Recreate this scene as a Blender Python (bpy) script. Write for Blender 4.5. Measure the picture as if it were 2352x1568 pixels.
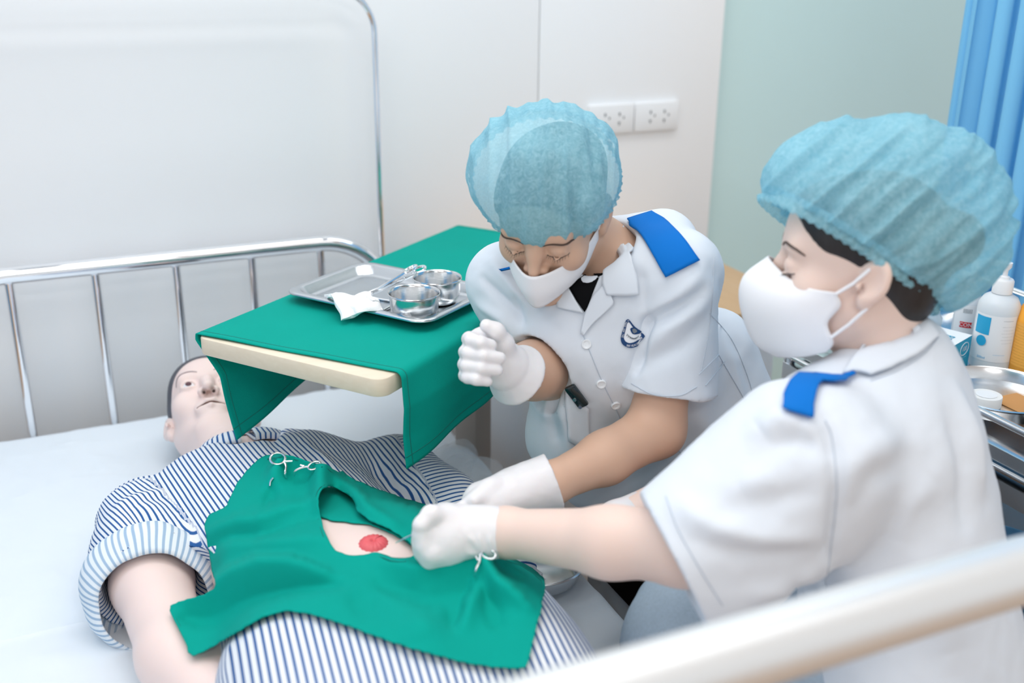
import bpy, bmesh, math, random
import numpy as np
from math import sin, cos, pi, radians, sqrt
from mathutils import Vector, Matrix, noise as mnoise
from mathutils.bvhtree import BVHTree
from mathutils.geometry import delaunay_2d_cdt

for o in list(bpy.data.objects): bpy.data.objects.remove(o)
scene = bpy.context.scene
COL = scene.collection
random.seed(7); np.random.seed(7)

# ---------------------------------------------------------------- camera
IMW, IMH, FPX = 2352., 1568., 2486.
PITCH, YAW, ROLL = radians(20.7), radians(65.5), radians(0.66)
CAM = np.array([0., -2.35, 1.52])
FWD = np.array([cos(PITCH)*cos(YAW), cos(PITCH)*sin(YAW), -sin(PITCH)])
_r0 = np.array([sin(YAW), -cos(YAW), 0.]); _u0 = np.cross(_r0, FWD)
RIGHT = cos(ROLL)*_r0 + sin(ROLL)*_u0
UP = np.cross(RIGHT, FWD)
cam_data = bpy.data.cameras.new('camera'); cam = bpy.data.objects.new('camera', cam_data); COL.objects.link(cam)
cam_data.sensor_width = 36; cam_data.lens = 36*FPX/IMW; cam_data.clip_start = .02
cam.matrix_world = Matrix([[RIGHT[i], UP[i], -FWD[i], CAM[i]] for i in range(3)] + [[0, 0, 0, 1]])
cam_data.dof.use_dof = True; cam_data.dof.focus_distance = 1.75; cam_data.dof.aperture_fstop = 2.2
scene.camera = cam

# ---------------------------------------------------------------- light and exposure
scene.view_settings.view_transform = 'Standard'; scene.view_settings.look = 'None'
scene.view_settings.gamma = 1; scene.view_settings.use_curve_mapping = False
scene.view_settings.exposure = 0.08
world = bpy.data.worlds.new('world'); scene.world = world; world.use_nodes = True
bg = world.node_tree.nodes['Background']
bg.inputs[0].default_value = (.95, .975, 1.0, 1); bg.inputs[1].default_value = .76
def area(name, loc, size, size_y, power, rot=(0, 0, 0), col=(1.0, .99, .975)):
    l = bpy.data.lights.new(name, 'AREA'); l.shape = 'RECTANGLE'; l.size = size; l.size_y = size_y
    l.energy = power; l.color = col
    o = bpy.data.objects.new(name, l); COL.objects.link(o); o.location = loc; o.rotation_euler = rot
    return o
CEIL = 2.75
for (x, y, w) in [(-.75, -.60, 8), (.60, -.60, 8), (1.95, -.60, 8), (-.75, -2.1, 7), (1.2, -2.1, 5), (.1, -3.5, 17), (.25, -1.35, 8)]:  # last one, over the bed, is added fill to brighten the sheet
    area('ceiling_panel_and_fill', (x, y, CEIL-.05), 1.15, .55, w)

sfl = area('side_fill_light', (-2.7, -2.9, 1.55), 2.2, 1.7, 5, col=(.96, .98, 1.0))          # added fill from the front left to brighten the bed, no window there
sfl.rotation_euler = (Vector((.6, -1.0, .75))-Vector((-2.7, -2.9, 1.55))).to_track_quat('-Z', 'Y').to_euler()

# ---------------------------------------------------------------- pixel helpers (photograph pixels -> points in the room)
def ray(x, y): return FWD + (x-IMW/2)/FPX*RIGHT - (y-IMH/2)/FPX*UP
def at(x, y, d): return CAM + ray(x, y)*d
def onX(x, y, X): r = ray(x, y); return CAM + r*((X-CAM[0])/r[0])
def onY(x, y, Y): r = ray(x, y); return CAM + r*((Y-CAM[1])/r[1])
def onZ(x, y, Z): r = ray(x, y); return CAM + r*((Z-CAM[2])/r[2])
def cdir(x, y, z): v = x*RIGHT + y*UP - z*FWD; return v/np.linalg.norm(v)
def project(P):
    d = np.asarray(P)-CAM; z = d@FWD
    return IMW/2 + FPX*(d@RIGHT)/z, IMH/2 - FPX*(d@UP)/z

# ---------------------------------------------------------------- object helpers
def tag(o, label=None, cat=None, group=None, kind=None):
    if label: o['label'] = label
    if cat: o['category'] = cat
    if group: o['group'] = group
    if kind: o['kind'] = kind
    return o
def empty(name, loc=(0, 0, 0), label=None, cat=None, group=None):
    o = bpy.data.objects.new(name, None); COL.objects.link(o); o.location = [float(v) for v in loc]; o.empty_display_size = .05
    bpy.context.view_layer.update()
    return tag(o, label, cat, group)
def mesh_obj(name, verts, faces, mat=None, parent=None, smooth=True):
    me = bpy.data.meshes.new(name)
    v = np.asarray(verts, dtype=np.float32).reshape(-1, 3)
    if isinstance(faces, np.ndarray):
        n, k = faces.shape
        me.vertices.add(len(v)); me.vertices.foreach_set('co', v.ravel())
        me.loops.add(n*k); me.loops.foreach_set('vertex_index', faces.astype(np.int32).ravel())
        me.polygons.add(n); me.polygons.foreach_set('loop_start', np.arange(0, n*k, k, dtype=np.int32))
        me.update(calc_edges=True); me.validate()
    else:
        me.from_pydata([tuple(map(float, p)) for p in v], [], [tuple(map(int, f)) for f in faces])
    if smooth:
        me.polygons.foreach_set('use_smooth', np.ones(len(me.polygons), dtype=bool))
    me.update()
    if mat: me.materials.append(mat)
    o = bpy.data.objects.new(name, me); COL.objects.link(o)
    if parent is not None: attach(o, parent)
    return o
def attach(o, parent):
    o.parent = parent
    o.matrix_parent_inverse = world_mat(parent).inverted()
def world_mat(o):
    m = o.matrix_basis.copy()
    return m if o.parent is None else world_mat(o.parent) @ o.matrix_parent_inverse @ m
def set_attr(o, name, vals):
    a = o.data.attributes.new(name, 'FLOAT', 'POINT'); a.data.foreach_set('value', np.asarray(vals, dtype=np.float32))

class MB:
    """collects boxes, tubes and lathes into one mesh"""
    def __init__(s): s.v = []; s.f = []
    def add(s, v, f):
        n = len(s.v); s.v += [tuple(map(float, p)) for p in v]; s.f += [tuple(i+n for i in q) for q in f]; return s
    def box(s, lo, hi, M=None, bev=0.0):
        lo = np.minimum(lo, hi).astype(float) if True else lo; hi2 = np.asarray(hi, float); lo2 = np.asarray(lo, float)
        bm = bmesh.new(); bmesh.ops.create_cube(bm, size=1)
        for w in bm.verts:
            w.co = Vector([(lo2[i]+hi2[i])/2 + w.co[i]*(hi2[i]-lo2[i]) for i in range(3)])
        if bev > 0: bmesh.ops.bevel(bm, geom=list(bm.edges), offset=bev, segments=2, affect='EDGES', profile=.5)
        bm.verts.index_update()
        v = [w.co.copy() for w in bm.verts]; f = [[w.index for w in q.verts] for q in bm.faces]; bm.free()
        if M is not None: v = [M @ p for p in v]
        return s.add(v, f)
    def tube(s, pts, r, n=12, cap=True, closed=False, flat=1.0, ref=None):
        v, f = tube_mesh(pts, r, n, cap, closed, flat, ref); return s.add(v, f)
    def lathe(s, prof, c=(0, 0, 0), n=40, M=None, capb=False, capt=False):
        v = []; f = []
        for (r, z) in prof:
            for j in range(n):
                a = 2*pi*j/n; v.append((r*cos(a), r*sin(a), z))
        for i in range(len(prof)-1):
            for j in range(n):
                a, b = i*n+j, i*n+(j+1) % n; f.append((a, b, b+n, a+n))
        if capb: f.append(tuple(range(n-1, -1, -1)))
        if capt: f.append(tuple((len(prof)-1)*n+j for j in range(n)))
        v = [Vector(p) for p in v]
        if M is not None: v = [M @ p for p in v]
        v = [p+Vector([float(t) for t in c]) for p in v]
        return s.add(v, f)
    def build(s, name, mat=None, parent=None, smooth=True, label=None):
        o = mesh_obj(name, s.v, s.f, mat, parent, smooth)
        if smooth:
            try: o.data.set_sharp_from_angle(angle=radians(38))
            except Exception: pass
        if label: o['label'] = label
        return o

def spline(pts, n=8, closed=False):
    """catmull-rom through points"""
    P = [np.asarray(p, float) for p in pts]; out = []
    m = len(P); rng = range(m if closed else m-1)
    for i in rng:
        p0 = P[i-1] if (i > 0 or closed) else 2*P[0]-P[1]
        p1 = P[i]; p2 = P[(i+1) % m]
        p3 = P[(i+2) % m] if (i+2 < m or closed) else 2*P[-1]-P[-2]
        for k in range(n):
            t = k/n
            out.append(.5*((2*p1)+(-p0+p2)*t+(2*p0-5*p1+4*p2-p3)*t*t+(-p0+3*p1-3*p2+p3)*t**3))
    if not closed: out.append(P[-1])
    return out
def tube_mesh(pts, r, n=12, cap=True, closed=False, flat=1.0, ref=None):
    P = np.array([np.asarray(p, float) for p in pts]); m = len(P)
    R = np.full(m, r) if np.isscalar(r) else np.asarray(r, float)
    if closed: T = np.roll(P, -1, 0)-np.roll(P, 1, 0)
    else: T = np.gradient(P, axis=0)
    T /= np.linalg.norm(T, axis=1)[:, None]+1e-12
    a = np.array(ref if ref is not None else ([0, 0, 1.] if abs(T[0][2]) < .9 else [1., 0, 0]), float)
    v = []; f = []; N = a - (a@T[0])*T[0]; N /= np.linalg.norm(N)
    for i in range(m):
        N = N - (N@T[i])*T[i]; N /= np.linalg.norm(N); B = np.cross(T[i], N)
        for j in range(n):
            q = 2*pi*j/n; v.append(P[i] + R[i]*(cos(q)*N*flat + sin(q)*B))
    for i in range(m if closed else m-1):
        for j in range(n):
            a0 = i*n+j; b0 = i*n+(j+1) % n; i2 = (i+1) % m
            f.append((a0, b0, i2*n+(j+1) % n, i2*n+j))
    if cap and not closed:
        f.append(tuple(range(n-1, -1, -1))); f.append(tuple((m-1)*n+j for j in range(n)))
    return v, f
def grid_faces(nu, nv, wrap_u=False):
    f = []
    for i in range(nu if wrap_u else nu-1):
        for j in range(nv-1):
            a = i*nv+j; b = ((i+1) % nu)*nv+j; f.append((a, b, b+1, a+1))
    return f
def thicken(o, t, off=0.0):
    m = o.modifiers.new('thick', 'SOLIDIFY'); m.thickness = t; m.offset = off; return o

# ---------------------------------------------------------------- materials
def srgb(r, g, b):
    def c(u):
        u /= 255.; return u/12.92 if u <= .04045 else ((u+.055)/1.055)**2.4
    return (c(r), c(g), c(b), 1)
class NT:
    def __init__(s, m): s.t = m.node_tree; s.n = s.t.nodes; s.l = s.t.links
    def new(s, typ, **kw):
        q = s.n.new(typ)
        for k, v in kw.items():
            if k in q.inputs.keys(): q.inputs[k].default_value = v
            else: setattr(q, k, v)
        return q
    def link(s, a, b): s.l.new(a, b)
def mat(name, col, rough=.5, metal=0., bump=0., bscale=200., var=0., vscale=5., sheen=0., sss=0., coat=0., trans=0., alpha=1., ior=1.45, spec=.5, stretch=None):
    m = bpy.data.materials.new(name); m.use_nodes = True; t = NT(m); b = t.n['Principled BSDF']
    col = col if len(col) == 4 else (*col, 1)
    b.inputs['Base Color'].default_value = col; b.inputs['Roughness'].default_value = rough; b.inputs['Metallic'].default_value = metal
    b.inputs['IOR'].default_value = ior; b.inputs['Specular IOR Level'].default_value = spec
    if sheen: b.inputs['Sheen Weight'].default_value = sheen
    if sss:
        b.inputs['Subsurface Weight'].default_value = sss; b.inputs['Subsurface Radius'].default_value = (.012, .005, .003); b.inputs['Subsurface Scale'].default_value = 1
    if coat: b.inputs['Coat Weight'].default_value = coat
    if trans: b.inputs['Transmission Weight'].default_value = trans
    if alpha < 1: b.inputs['Alpha'].default_value = alpha
    tc = None
    if bump or var:
        tc = t.new('ShaderNodeTexCoord'); src = tc.outputs['Object']
        if stretch:
            mp = t.new('ShaderNodeMapping'); mp.inputs['Scale'].default_value = stretch; t.link(src, mp.inputs[0]); src = mp.outputs[0]
    if bump:
        nz = t.new('ShaderNodeTexNoise', Scale=bscale, Detail=3.); t.link(src, nz.inputs['Vector'])
        bp = t.new('ShaderNodeBump', Strength=bump, Distance=.002); t.link(nz.outputs[0], bp.inputs['Height']); t.link(bp.outputs[0], b.inputs['Normal'])
    if var:
        nz = t.new('ShaderNodeTexNoise', Scale=vscale, Detail=4.); t.link(src, nz.inputs['Vector'])
        mx = t.new('ShaderNodeMix', data_type='RGBA'); mx.inputs[6].default_value = tuple(c*(1-var) for c in col[:3])+(1,); mx.inputs[7].default_value = tuple(min(1, c*(1+var)) for c in col[:3])+(1,)
        t.link(nz.outputs[0], mx.inputs[0]); t.link(mx.outputs[2], b.inputs['Base Color'])
    return m
def wood_mat(name, c1, c2, rough=.45, scale=(2, 40, 40)):
    m = bpy.data.materials.new(name); m.use_nodes = True; t = NT(m); b = t.n['Principled BSDF']; b.inputs['Roughness'].default_value = rough
    tc = t.new('ShaderNodeTexCoord'); mp = t.new('ShaderNodeMapping'); mp.inputs['Scale'].default_value = scale; t.link(tc.outputs['Object'], mp.inputs[0])
    nz = t.new('ShaderNodeTexNoise', Scale=2.2, Detail=5., Distortion=.6); t.link(mp.outputs[0], nz.inputs['Vector'])
    mx = t.new('ShaderNodeMix', data_type='RGBA'); mx.inputs[6].default_value = c1; mx.inputs[7].default_value = c2
    t.link(nz.outputs[0], mx.inputs[0]); t.link(mx.outputs[2], b.inputs['Base Color'])
    return m
def stripe_mat(name, base, line, duty=.36, rough=.8):
    """woven stripes that follow the garment's own weave coordinate (attribute 'weave', in stripes)"""
    m = bpy.data.materials.new(name); m.use_nodes = True; t = NT(m); b = t.n['Principled BSDF']; b.inputs['Roughness'].default_value = rough
    b.inputs['Specular IOR Level'].default_value = .2
    a = t.new('ShaderNodeAttribute', attribute_name='weave')
    fr = t.new('ShaderNodeMath', operation='FRACT'); t.link(a.outputs['Fac'], fr.inputs[0])
    sb = t.new('ShaderNodeMath', operation='SUBTRACT'); t.link(fr.outputs[0], sb.inputs[0]); sb.inputs[1].default_value = .5
    ab = t.new('ShaderNodeMath', operation='ABSOLUTE'); t.link(sb.outputs[0], ab.inputs[0])
    mr = t.new('ShaderNodeMapRange'); mr.inputs[1].default_value = duty/2-.04; mr.inputs[2].default_value = duty/2+.04; mr.inputs[3].default_value = 1; mr.inputs[4].default_value = 0
    t.link(ab.outputs[0], mr.inputs[0])
    mx = t.new('ShaderNodeMix', data_type='RGBA'); mx.inputs[6].default_value = base; mx.inputs[7].default_value = line
    t.link(mr.outputs[0], mx.inputs[0]); t.link(mx.outputs[2], b.inputs['Base Color'])
    tc = t.new('ShaderNodeTexCoord'); nz = t.new('ShaderNodeTexNoise', Scale=900.); t.link(tc.outputs['Object'], nz.inputs['Vector'])
    bp = t.new('ShaderNodeBump', Strength=.12, Distance=.001); t.link(nz.outputs[0], bp.inputs['Height']); t.link(bp.outputs[0], b.inputs['Normal'])
    return m

# ---------------------------------------------------------------- numpy noise and implicit-surface modelling
def _hash(i, j, k):
    n = (i*374761393 + j*668265263 + k*2147483647) & 0xffffffff
    n = ((n ^ (n >> 13))*1274126177) & 0xffffffff
    return ((n ^ (n >> 16)) & 0xffff)/65535.
def vnoise(P, scale=1., seed=0):
    p = np.asarray(P)*scale + seed*17.3
    i = np.floor(p).astype(np.int64); f = p-i; f = f*f*f*(f*(f*6-15)+10)
    x, y, z = i[..., 0], i[..., 1], i[..., 2]; r = 0
    for a in (0, 1):
        for b in (0, 1):
            for c in (0, 1):
                w = (f[..., 0] if a else 1-f[..., 0])*(f[..., 1] if b else 1-f[..., 1])*(f[..., 2] if c else 1-f[..., 2])
                r = r + w*_hash(x+a, y+b, z+c)
    return r*2-1
def fbm(P, scale=1., seed=0, o=3):
    r = 0; a = 1.; t = 0
    for k in range(o): r = r+a*vnoise(P, scale*2**k, seed+k); t += a; a *= .5
    return r/t
def frame(f, u):
    """rotation whose columns are person's right, front, up"""
    f = np.asarray(f, float); f = f/np.linalg.norm(f); u = np.asarray(u, float); u = u-(u@f)*f; u /= np.linalg.norm(u)
    return np.stack([np.cross(f, u), f, u], 1)
class SDF:
    def __init__(s, lo, hi, h):
        s.lo = np.asarray(lo, float); s.h = h; s.n = np.ceil((np.asarray(hi)-s.lo)/h).astype(int)+1
        s.ax = [s.lo[i]+h*np.arange(s.n[i]) for i in range(3)]; s.d = np.full(s.n, .5, dtype=np.float32)
    def _op(s, lo, hi, fn, k, mode):
        m = k+3*s.h
        a = [max(0, int((lo[i]-m-s.lo[i])/s.h)) for i in range(3)]; b = [min(s.n[i], int((hi[i]+m-s.lo[i])/s.h)+2) for i in range(3)]
        if any(a[i] >= b[i] for i in range(3)): return s
        sl = tuple(slice(a[i], b[i]) for i in range(3))
        X = s.ax[0][sl[0]][:, None, None]; Y = s.ax[1][sl[1]][None, :, None]; Z = s.ax[2][sl[2]][None, None, :]
        e = fn(X, Y, Z).astype(np.float32); d = s.d[sl]
        if mode == 'sub': e = -e; d2 = -d; ee = -e
        if mode == 'add':
            r = np.minimum(d, e)
            if k > 0: q = np.maximum(k-np.abs(d-e), 0)/k; r -= q*q*k*.25
        else:
            r = np.maximum(d, e)
            if k > 0: q = np.maximum(k-np.abs(d-e), 0)/k; r += q*q*k*.25
        s.d[sl] = r; return s
    def cone(s, a, b, ra, rb, k=.02, mode='add', fl=None, fr=1.0):
        """round cone a->b; optional flattening along direction fl by ratio fr (<1 thinner)"""
        a = np.asarray(a, float); b = np.asarray(b, float); R = max(ra, rb)*1.05
        lo = np.minimum(a, b)-R; hi = np.maximum(a, b)+R
        if fl is not None:
            fl = np.asarray(fl, float); fl = fl/np.linalg.norm(fl)
        ba = b-a
        if fl is not None: ba = ba + (1/fr-1)*(ba@fl)*fl
        L2 = ba@ba
        def fn(X, Y, Z):
            px, py, pz = X-a[0], Y-a[1], Z-a[2]
            if fl is not None:
                q = (px*fl[0]+py*fl[1]+pz*fl[2])*(1/fr-1); px = px+q*fl[0]; py = py+q*fl[1]; pz = pz+q*fl[2]
            t = np.clip((px*ba[0]+py*ba[1]+pz*ba[2])/L2, 0, 1)
            d = np.sqrt((px-t*ba[0])**2+(py-t*ba[1])**2+(pz-t*ba[2])**2)-(ra+(rb-ra)*t)
            return d if fl is None else d*max(fr, .55)
        return s._op(lo, hi, fn, k, mode)
    def ell(s, c, r, M=None, k=.02, mode='add'):
        c = np.asarray(c, float); r = np.asarray(r, float); R = r.max()
        def fn(X, Y, Z):
            px, py, pz = X-c[0], Y-c[1], Z-c[2]
            if M is not None: px, py, pz = (px*M[0, i]+py*M[1, i]+pz*M[2, i] for i in range(3))
            k0 = np.sqrt((px/r[0])**2+(py/r[1])**2+(pz/r[2])**2); k1 = np.sqrt((px/r[0]**2)**2+(py/r[1]**2)**2+(pz/r[2]**2)**2)+1e-9
            return k0*(k0-1)/k1
        return s._op(c-R, c+R, fn, k, mode)
    def box(s, c, hf, M=None, rad=.01, k=.0, mode='add'):
        c = np.asarray(c, float); hf = np.asarray(hf, float); R = np.linalg.norm(hf)+rad
        def fn(X, Y, Z):
            px, py, pz = X-c[0], Y-c[1], Z-c[2]
            if M is not None: px, py, pz = (px*M[0, i]+py*M[1, i]+pz*M[2, i] for i in range(3))
            qx, qy, qz = np.abs(px)-hf[0]+rad, np.abs(py)-hf[1]+rad, np.abs(pz)-hf[2]+rad
            return np.sqrt(np.maximum(qx, 0)**2+np.maximum(qy, 0)**2+np.maximum(qz, 0)**2)+np.minimum(np.maximum(qx, np.maximum(qy, qz)), 0)-rad
        return s._op(c-R, c+R, fn, k, mode)
    def plane(s, c, n, k=0.):
        """keep the side n points away from"""
        c = np.asarray(c, float); n = np.asarray(n, float); n = n/np.linalg.norm(n)
        X = s.ax[0][:, None, None]; Y = s.ax[1][None, :, None]; Z = s.ax[2][None, None, :]
        e = ((X-c[0])*n[0]+(Y-c[1])*n[1]+(Z-c[2])*n[2]).astype(np.float32)
        r = np.maximum(s.d, e)
        if k > 0: q = np.maximum(k-np.abs(s.d-e), 0)/k; r += q*q*k*.25
        s.d = r; return s
    def chain(s, pts, radii, k=.02, **kw):
        for i in range(len(pts)-1): s.cone(pts[i], pts[i+1], radii[i], radii[i+1], k, **kw)
        return s
    def mesh(s, smooth=1):
        d = s.d; h = s.h; nx, ny, nz = d.shape; ins = d < 0
        c8 = [(i, j, k) for i in (0, 1) for j in (0, 1) for k in (0, 1)]
        cnt = sum(ins[i:nx-1+i, j:ny-1+j, k:nz-1+k].astype(np.int8) for i, j, k in c8)
        act = np.argwhere((cnt > 0) & (cnt < 8))
        val = np.stack([d[act[:, 0]+i, act[:, 1]+j, act[:, 2]+k] for i, j, k in c8], 1)
        acc = np.zeros((len(act), 3)); w = np.zeros(len(act))
        for a in range(8):
            for b in range(a+1, 8):
                ca, cb = np.array(c8[a]), np.array(c8[b])
                if np.abs(ca-cb).sum() != 1: continue
                va, vb = val[:, a], val[:, b]; m = (va < 0) != (vb < 0)
                t = np.where(m, va/np.where(m, va-vb, 1), 0)
                acc += m[:, None]*(ca+(cb-ca)*t[:, None]); w += m
        V = s.lo+h*(act+acc/w[:, None])
        idx = np.full((nx-1, ny-1, nz-1), -1, dtype=np.int64); idx[act[:, 0], act[:, 1], act[:, 2]] = np.arange(len(act))
        Q = []
        for ax in range(3):
            sl0 = [slice(None)]*3; sl1 = [slice(None)]*3; sl0[ax] = slice(0, -1); sl1[ax] = slice(1, None)
            A = ins[tuple(sl0)]; B = ins[tuple(sl1)]; e = np.argwhere(A != B)
            o1, o2 = [(1, 2), (2, 0), (0, 1)][ax]
            ok = (e[:, o1] > 0) & (e[:, o2] > 0) & (e[:, o1] < d.shape[o1]-1) & (e[:, o2] < d.shape[o2]-1); e = e[ok]
            def cell(a, b):
                q = e.copy(); q[:, o1] -= a; q[:, o2] -= b; return idx[q[:, 0], q[:, 1], q[:, 2]]
            q = np.stack([cell(1, 1), cell(0, 1), cell(0, 0), cell(1, 0)], 1)
            fl = ~A[e[:, 0], e[:, 1], e[:, 2]]; q[fl] = q[fl][:, ::-1]
            Q.append(q)
        Q = np.concatenate(Q); Q = Q[(Q >= 0).all(1)]
        for _ in range(smooth): V = lap(V, Q, .5)
        return V, Q
def lap(V, Q, f=.5):
    k = Q.shape[1]; a = Q.ravel(); b = np.roll(Q, -1, 1).ravel(); n = len(V)
    W = np.bincount(a, minlength=n)+np.bincount(b, minlength=n)
    S = np.stack([np.bincount(a, V[b, i], n)+np.bincount(b, V[a, i], n) for i in range(3)], 1)
    return V+f*(S/np.maximum(W, 1)[:, None]-V)
def normals(V, Q):
    n = np.cross(V[Q[:, 2]]-V[Q[:, 0]], V[Q[:, 3 if Q.shape[1] > 3 else 1]]-V[Q[:, 1 if Q.shape[1] > 3 else 0]]); N = np.zeros_like(V)
    for i in range(Q.shape[1]):
        for c in range(3): N[:, c] += np.bincount(Q[:, i], n[:, c], len(V))
    return N/(np.linalg.norm(N, axis=1)[:, None]+1e-12)
def bvh_of(V, Q): return BVHTree.FromPolygons([tuple(p) for p in V.tolist()], [tuple(q) for q in Q.tolist()])
def seg_dist(P, a, b):
    a = np.asarray(a, float); b = np.asarray(b, float); ba = b-a
    t = np.clip(((P-a)@ba)/(ba@ba), 0, 1); return np.linalg.norm(P-a-t[:, None]*ba, axis=1), t
def folds(V, N, lst):
    """raise or sink the cloth along creases given as (points, height, width)"""
    out = np.zeros(len(V))
    for pts, amp, wid in lst:
        best = np.full(len(V), 9.); tt = np.zeros(len(V)); n = len(pts)-1
        for i in range(n):
            d, t = seg_dist(V, pts[i], pts[i+1]); m = d < best; best[m] = d[m]; tt[m] = (i+t[m])/n
        out += amp*np.exp(-(best/wid)**2)*np.sin(np.clip(tt*.9+.05, 0, 1)*pi)**.5
    return V+N*out[:, None]
def cast(bvh, x, y, far=6.):
    r = ray(x, y); r = r/np.linalg.norm(r)
    hit, nrm, i, d = bvh.ray_cast(Vector(CAM), Vector(r), far)
    if hit is None: return None, None
    nrm = np.array(nrm); nrm = -nrm if nrm@r > 0 else nrm
    return np.array(hit), nrm
def nearest(bvh, P):
    q = bvh.find_nearest(Vector([float(t) for t in P])); return np.array(q[0]), np.array(q[1])
def patch(name, bvh, corners, nu, nv, off, matl, parent, thick=.002, bulge=0., wob=0., edge=None):
    """a piece of cloth lying on a surface: corners = 4 photo pixels (or two rows of pixels), carried onto the surface below"""
    if len(corners) == 4 and not isinstance(corners[0][0], (tuple, list)):
        rows = [[corners[0], corners[1]], [corners[3], corners[2]]]
    else: rows = corners
    rows = [np.array(spline([np.array(p, float) for p in r], 10)) if len(r) > 2 else np.array(r, float) for r in rows]
    def samp(r, t): q = t*(len(r)-1); i = min(int(q), len(r)-2); return r[i]+(r[i+1]-r[i])*(q-i)
    pts = []; last = None
    for i in range(nu):
        u = i/(nu-1); q = u*(len(rows)-1); a = min(int(q), len(rows)-2)
        for j in range(nv):
            v = j/(nv-1); A = samp(rows[a], v); B = samp(rows[a+1], v); p = A+(B-A)*(q-a)
            h, n = cast(bvh, p[0], p[1])
            pts.append((p, h, n))
    ds = [np.linalg.norm(h-CAM) for p, h, n in pts if h is not None]
    md = np.median(ds) if ds else 1.6
    V = []
    for k, (p, h, n) in enumerate(pts):
        u = (k//nv)/(nu-1); v = (k % nv)/(nv-1)
        if h is None or abs(np.linalg.norm(h-CAM)-md) > .12:
            r = ray(*p); r = r/np.linalg.norm(r); h, n = nearest(bvh, CAM+r*md)
        o = off+bulge*sin(pi*u)*sin(pi*v)+(wob*vnoise(np.array([h])*40)[0] if wob else 0)
        V.append(h+n*o)
    V = np.array(V).reshape(nu, nv, 3)
    for _ in range(2):
        W = V.copy(); W[1:-1, 1:-1] = (V[:-2, 1:-1]+V[2:, 1:-1]+V[1:-1, :-2]+V[1:-1, 2:])/4; V = .5*V+.5*W
    o = mesh_obj(name, V.reshape(-1, 3), np.array(grid_faces(nu, nv)), matl, parent)
    if thick: thicken(o, thick, 1.0 if False else 0.)
    return o
# ================================================================ materials used around the room
M_wall = mat('white_panel', srgb(246, 248, 250), .35, spec=.4)
M_steel = mat('polished_steel', (.86, .88, .90), .10, 1.)
M_steel_soft = mat('brushed_steel', (.74, .76, .78), .24, 1., bump=.04, bscale=60, stretch=(1, 40, 1))
M_satin = mat('satin_white_metal', (.80, .82, .83), .38, .45)
M_chrome = mat('chrome', (.90, .91, .93), .07, 1.)
M_green = mat('green_cotton', srgb(0, 156, 142), .85, bump=.25, bscale=900, var=.06, vscale=9, spec=.15)
M_sheet = mat('bed_sheet', srgb(226, 235, 243), .75, bump=.05, bscale=500, spec=.25)
M_white_cloth = mat('white_twill', srgb(222, 229, 238), .7, bump=.10, bscale=1200, spec=.25)
M_white = mat('white_plastic', srgb(240, 242, 244), .35)
M_dark = mat('dark_hole', srgb(70, 78, 84), .6)
M_birch = wood_mat('birch', srgb(238, 226, 206), srgb(226, 210, 186), .4, (3, 30, 60))
M_oak = wood_mat('oak_top', srgb(214, 180, 140), srgb(190, 150, 108), .4, (30, 3, 30))
M_floor = wood_mat('floor_boards', srgb(196, 150, 98), srgb(168, 122, 74), .35, (4, 30, 4))
M_glass = mat('painted_glass', srgb(202, 232, 234), .16, var=.05, vscale=1.2, coat=.3)
M_curtain = mat('blue_curtain', srgb(128, 198, 240), .8, bump=.06, bscale=600, spec=.2)

# ================================================================ room shell
def slab(name, lo, hi, m, **kw):
    o = MB().box(lo, hi, **kw).build(name, m, smooth=False); o['kind'] = 'structure'; return o
fl = slab('floor', (-3, -5, -.06), (4.2, .16, 0), M_floor)
ce = slab('ceiling', (-3, -5, CEIL), (4.2, .16, CEIL+.06), M_wall)
wb = slab('wall_back', (-3, .135, 0), (4.2, .16, CEIL), M_glass)       # painted glass behind the panels
GW = 1.714
for i, (x0, x1) in enumerate([(-3, -1.22), (-1.217, .0195), (.0225, 1.179) , (1.182, GW)]):
    if i == 2: x0 = -1.217
    if i == 1: continue
    o = MB().box((x0, .10, .0), (x1, .1345, CEIL), bev=.0015).build('panel', M_wall, wb)
# baseboard under the glass
slab('baseboard_back', (GW, .12, 0), (4.2, .1345, .09), M_wall)

# ================================================================ wall outlets
def outlet(x0, label):
    r = empty('wall_outlet', (x0+.065, .10, 1.04), label, 'outlet', 'double outlets on the white wall')
    MB().box((x0, .088, 1.038), (x0+.1315, .10, 1.112), bev=.003).build('cover_plate', M_white, r)
    for k in (0, 1):
        b = MB(); cx = x0+.047+k*.042; cz = 1.077
        b.box((cx-.003, .0874, cz+.006), (cx+.001, .0885, cz+.014)); b.box((cx-.005, .0874, cz-.012), (cx+.002, .0885, cz-.010)); b.box((cx-.0028, .0874, cz-.018), (cx-.0002, .0885, cz-.010))
        b.box((cx+.010, .0874, cz-.002), (cx+.013, .0885, cz+.004))
        b.build('socket', M_dark, r, smooth=False)['kind'] = 'stuff'
    return r
outlet(1.319, 'white double wall outlet left of the pair, partly behind the blue cap')
outlet(1.4535, 'white double wall outlet right of the pair, nearer the glass wall')

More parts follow.
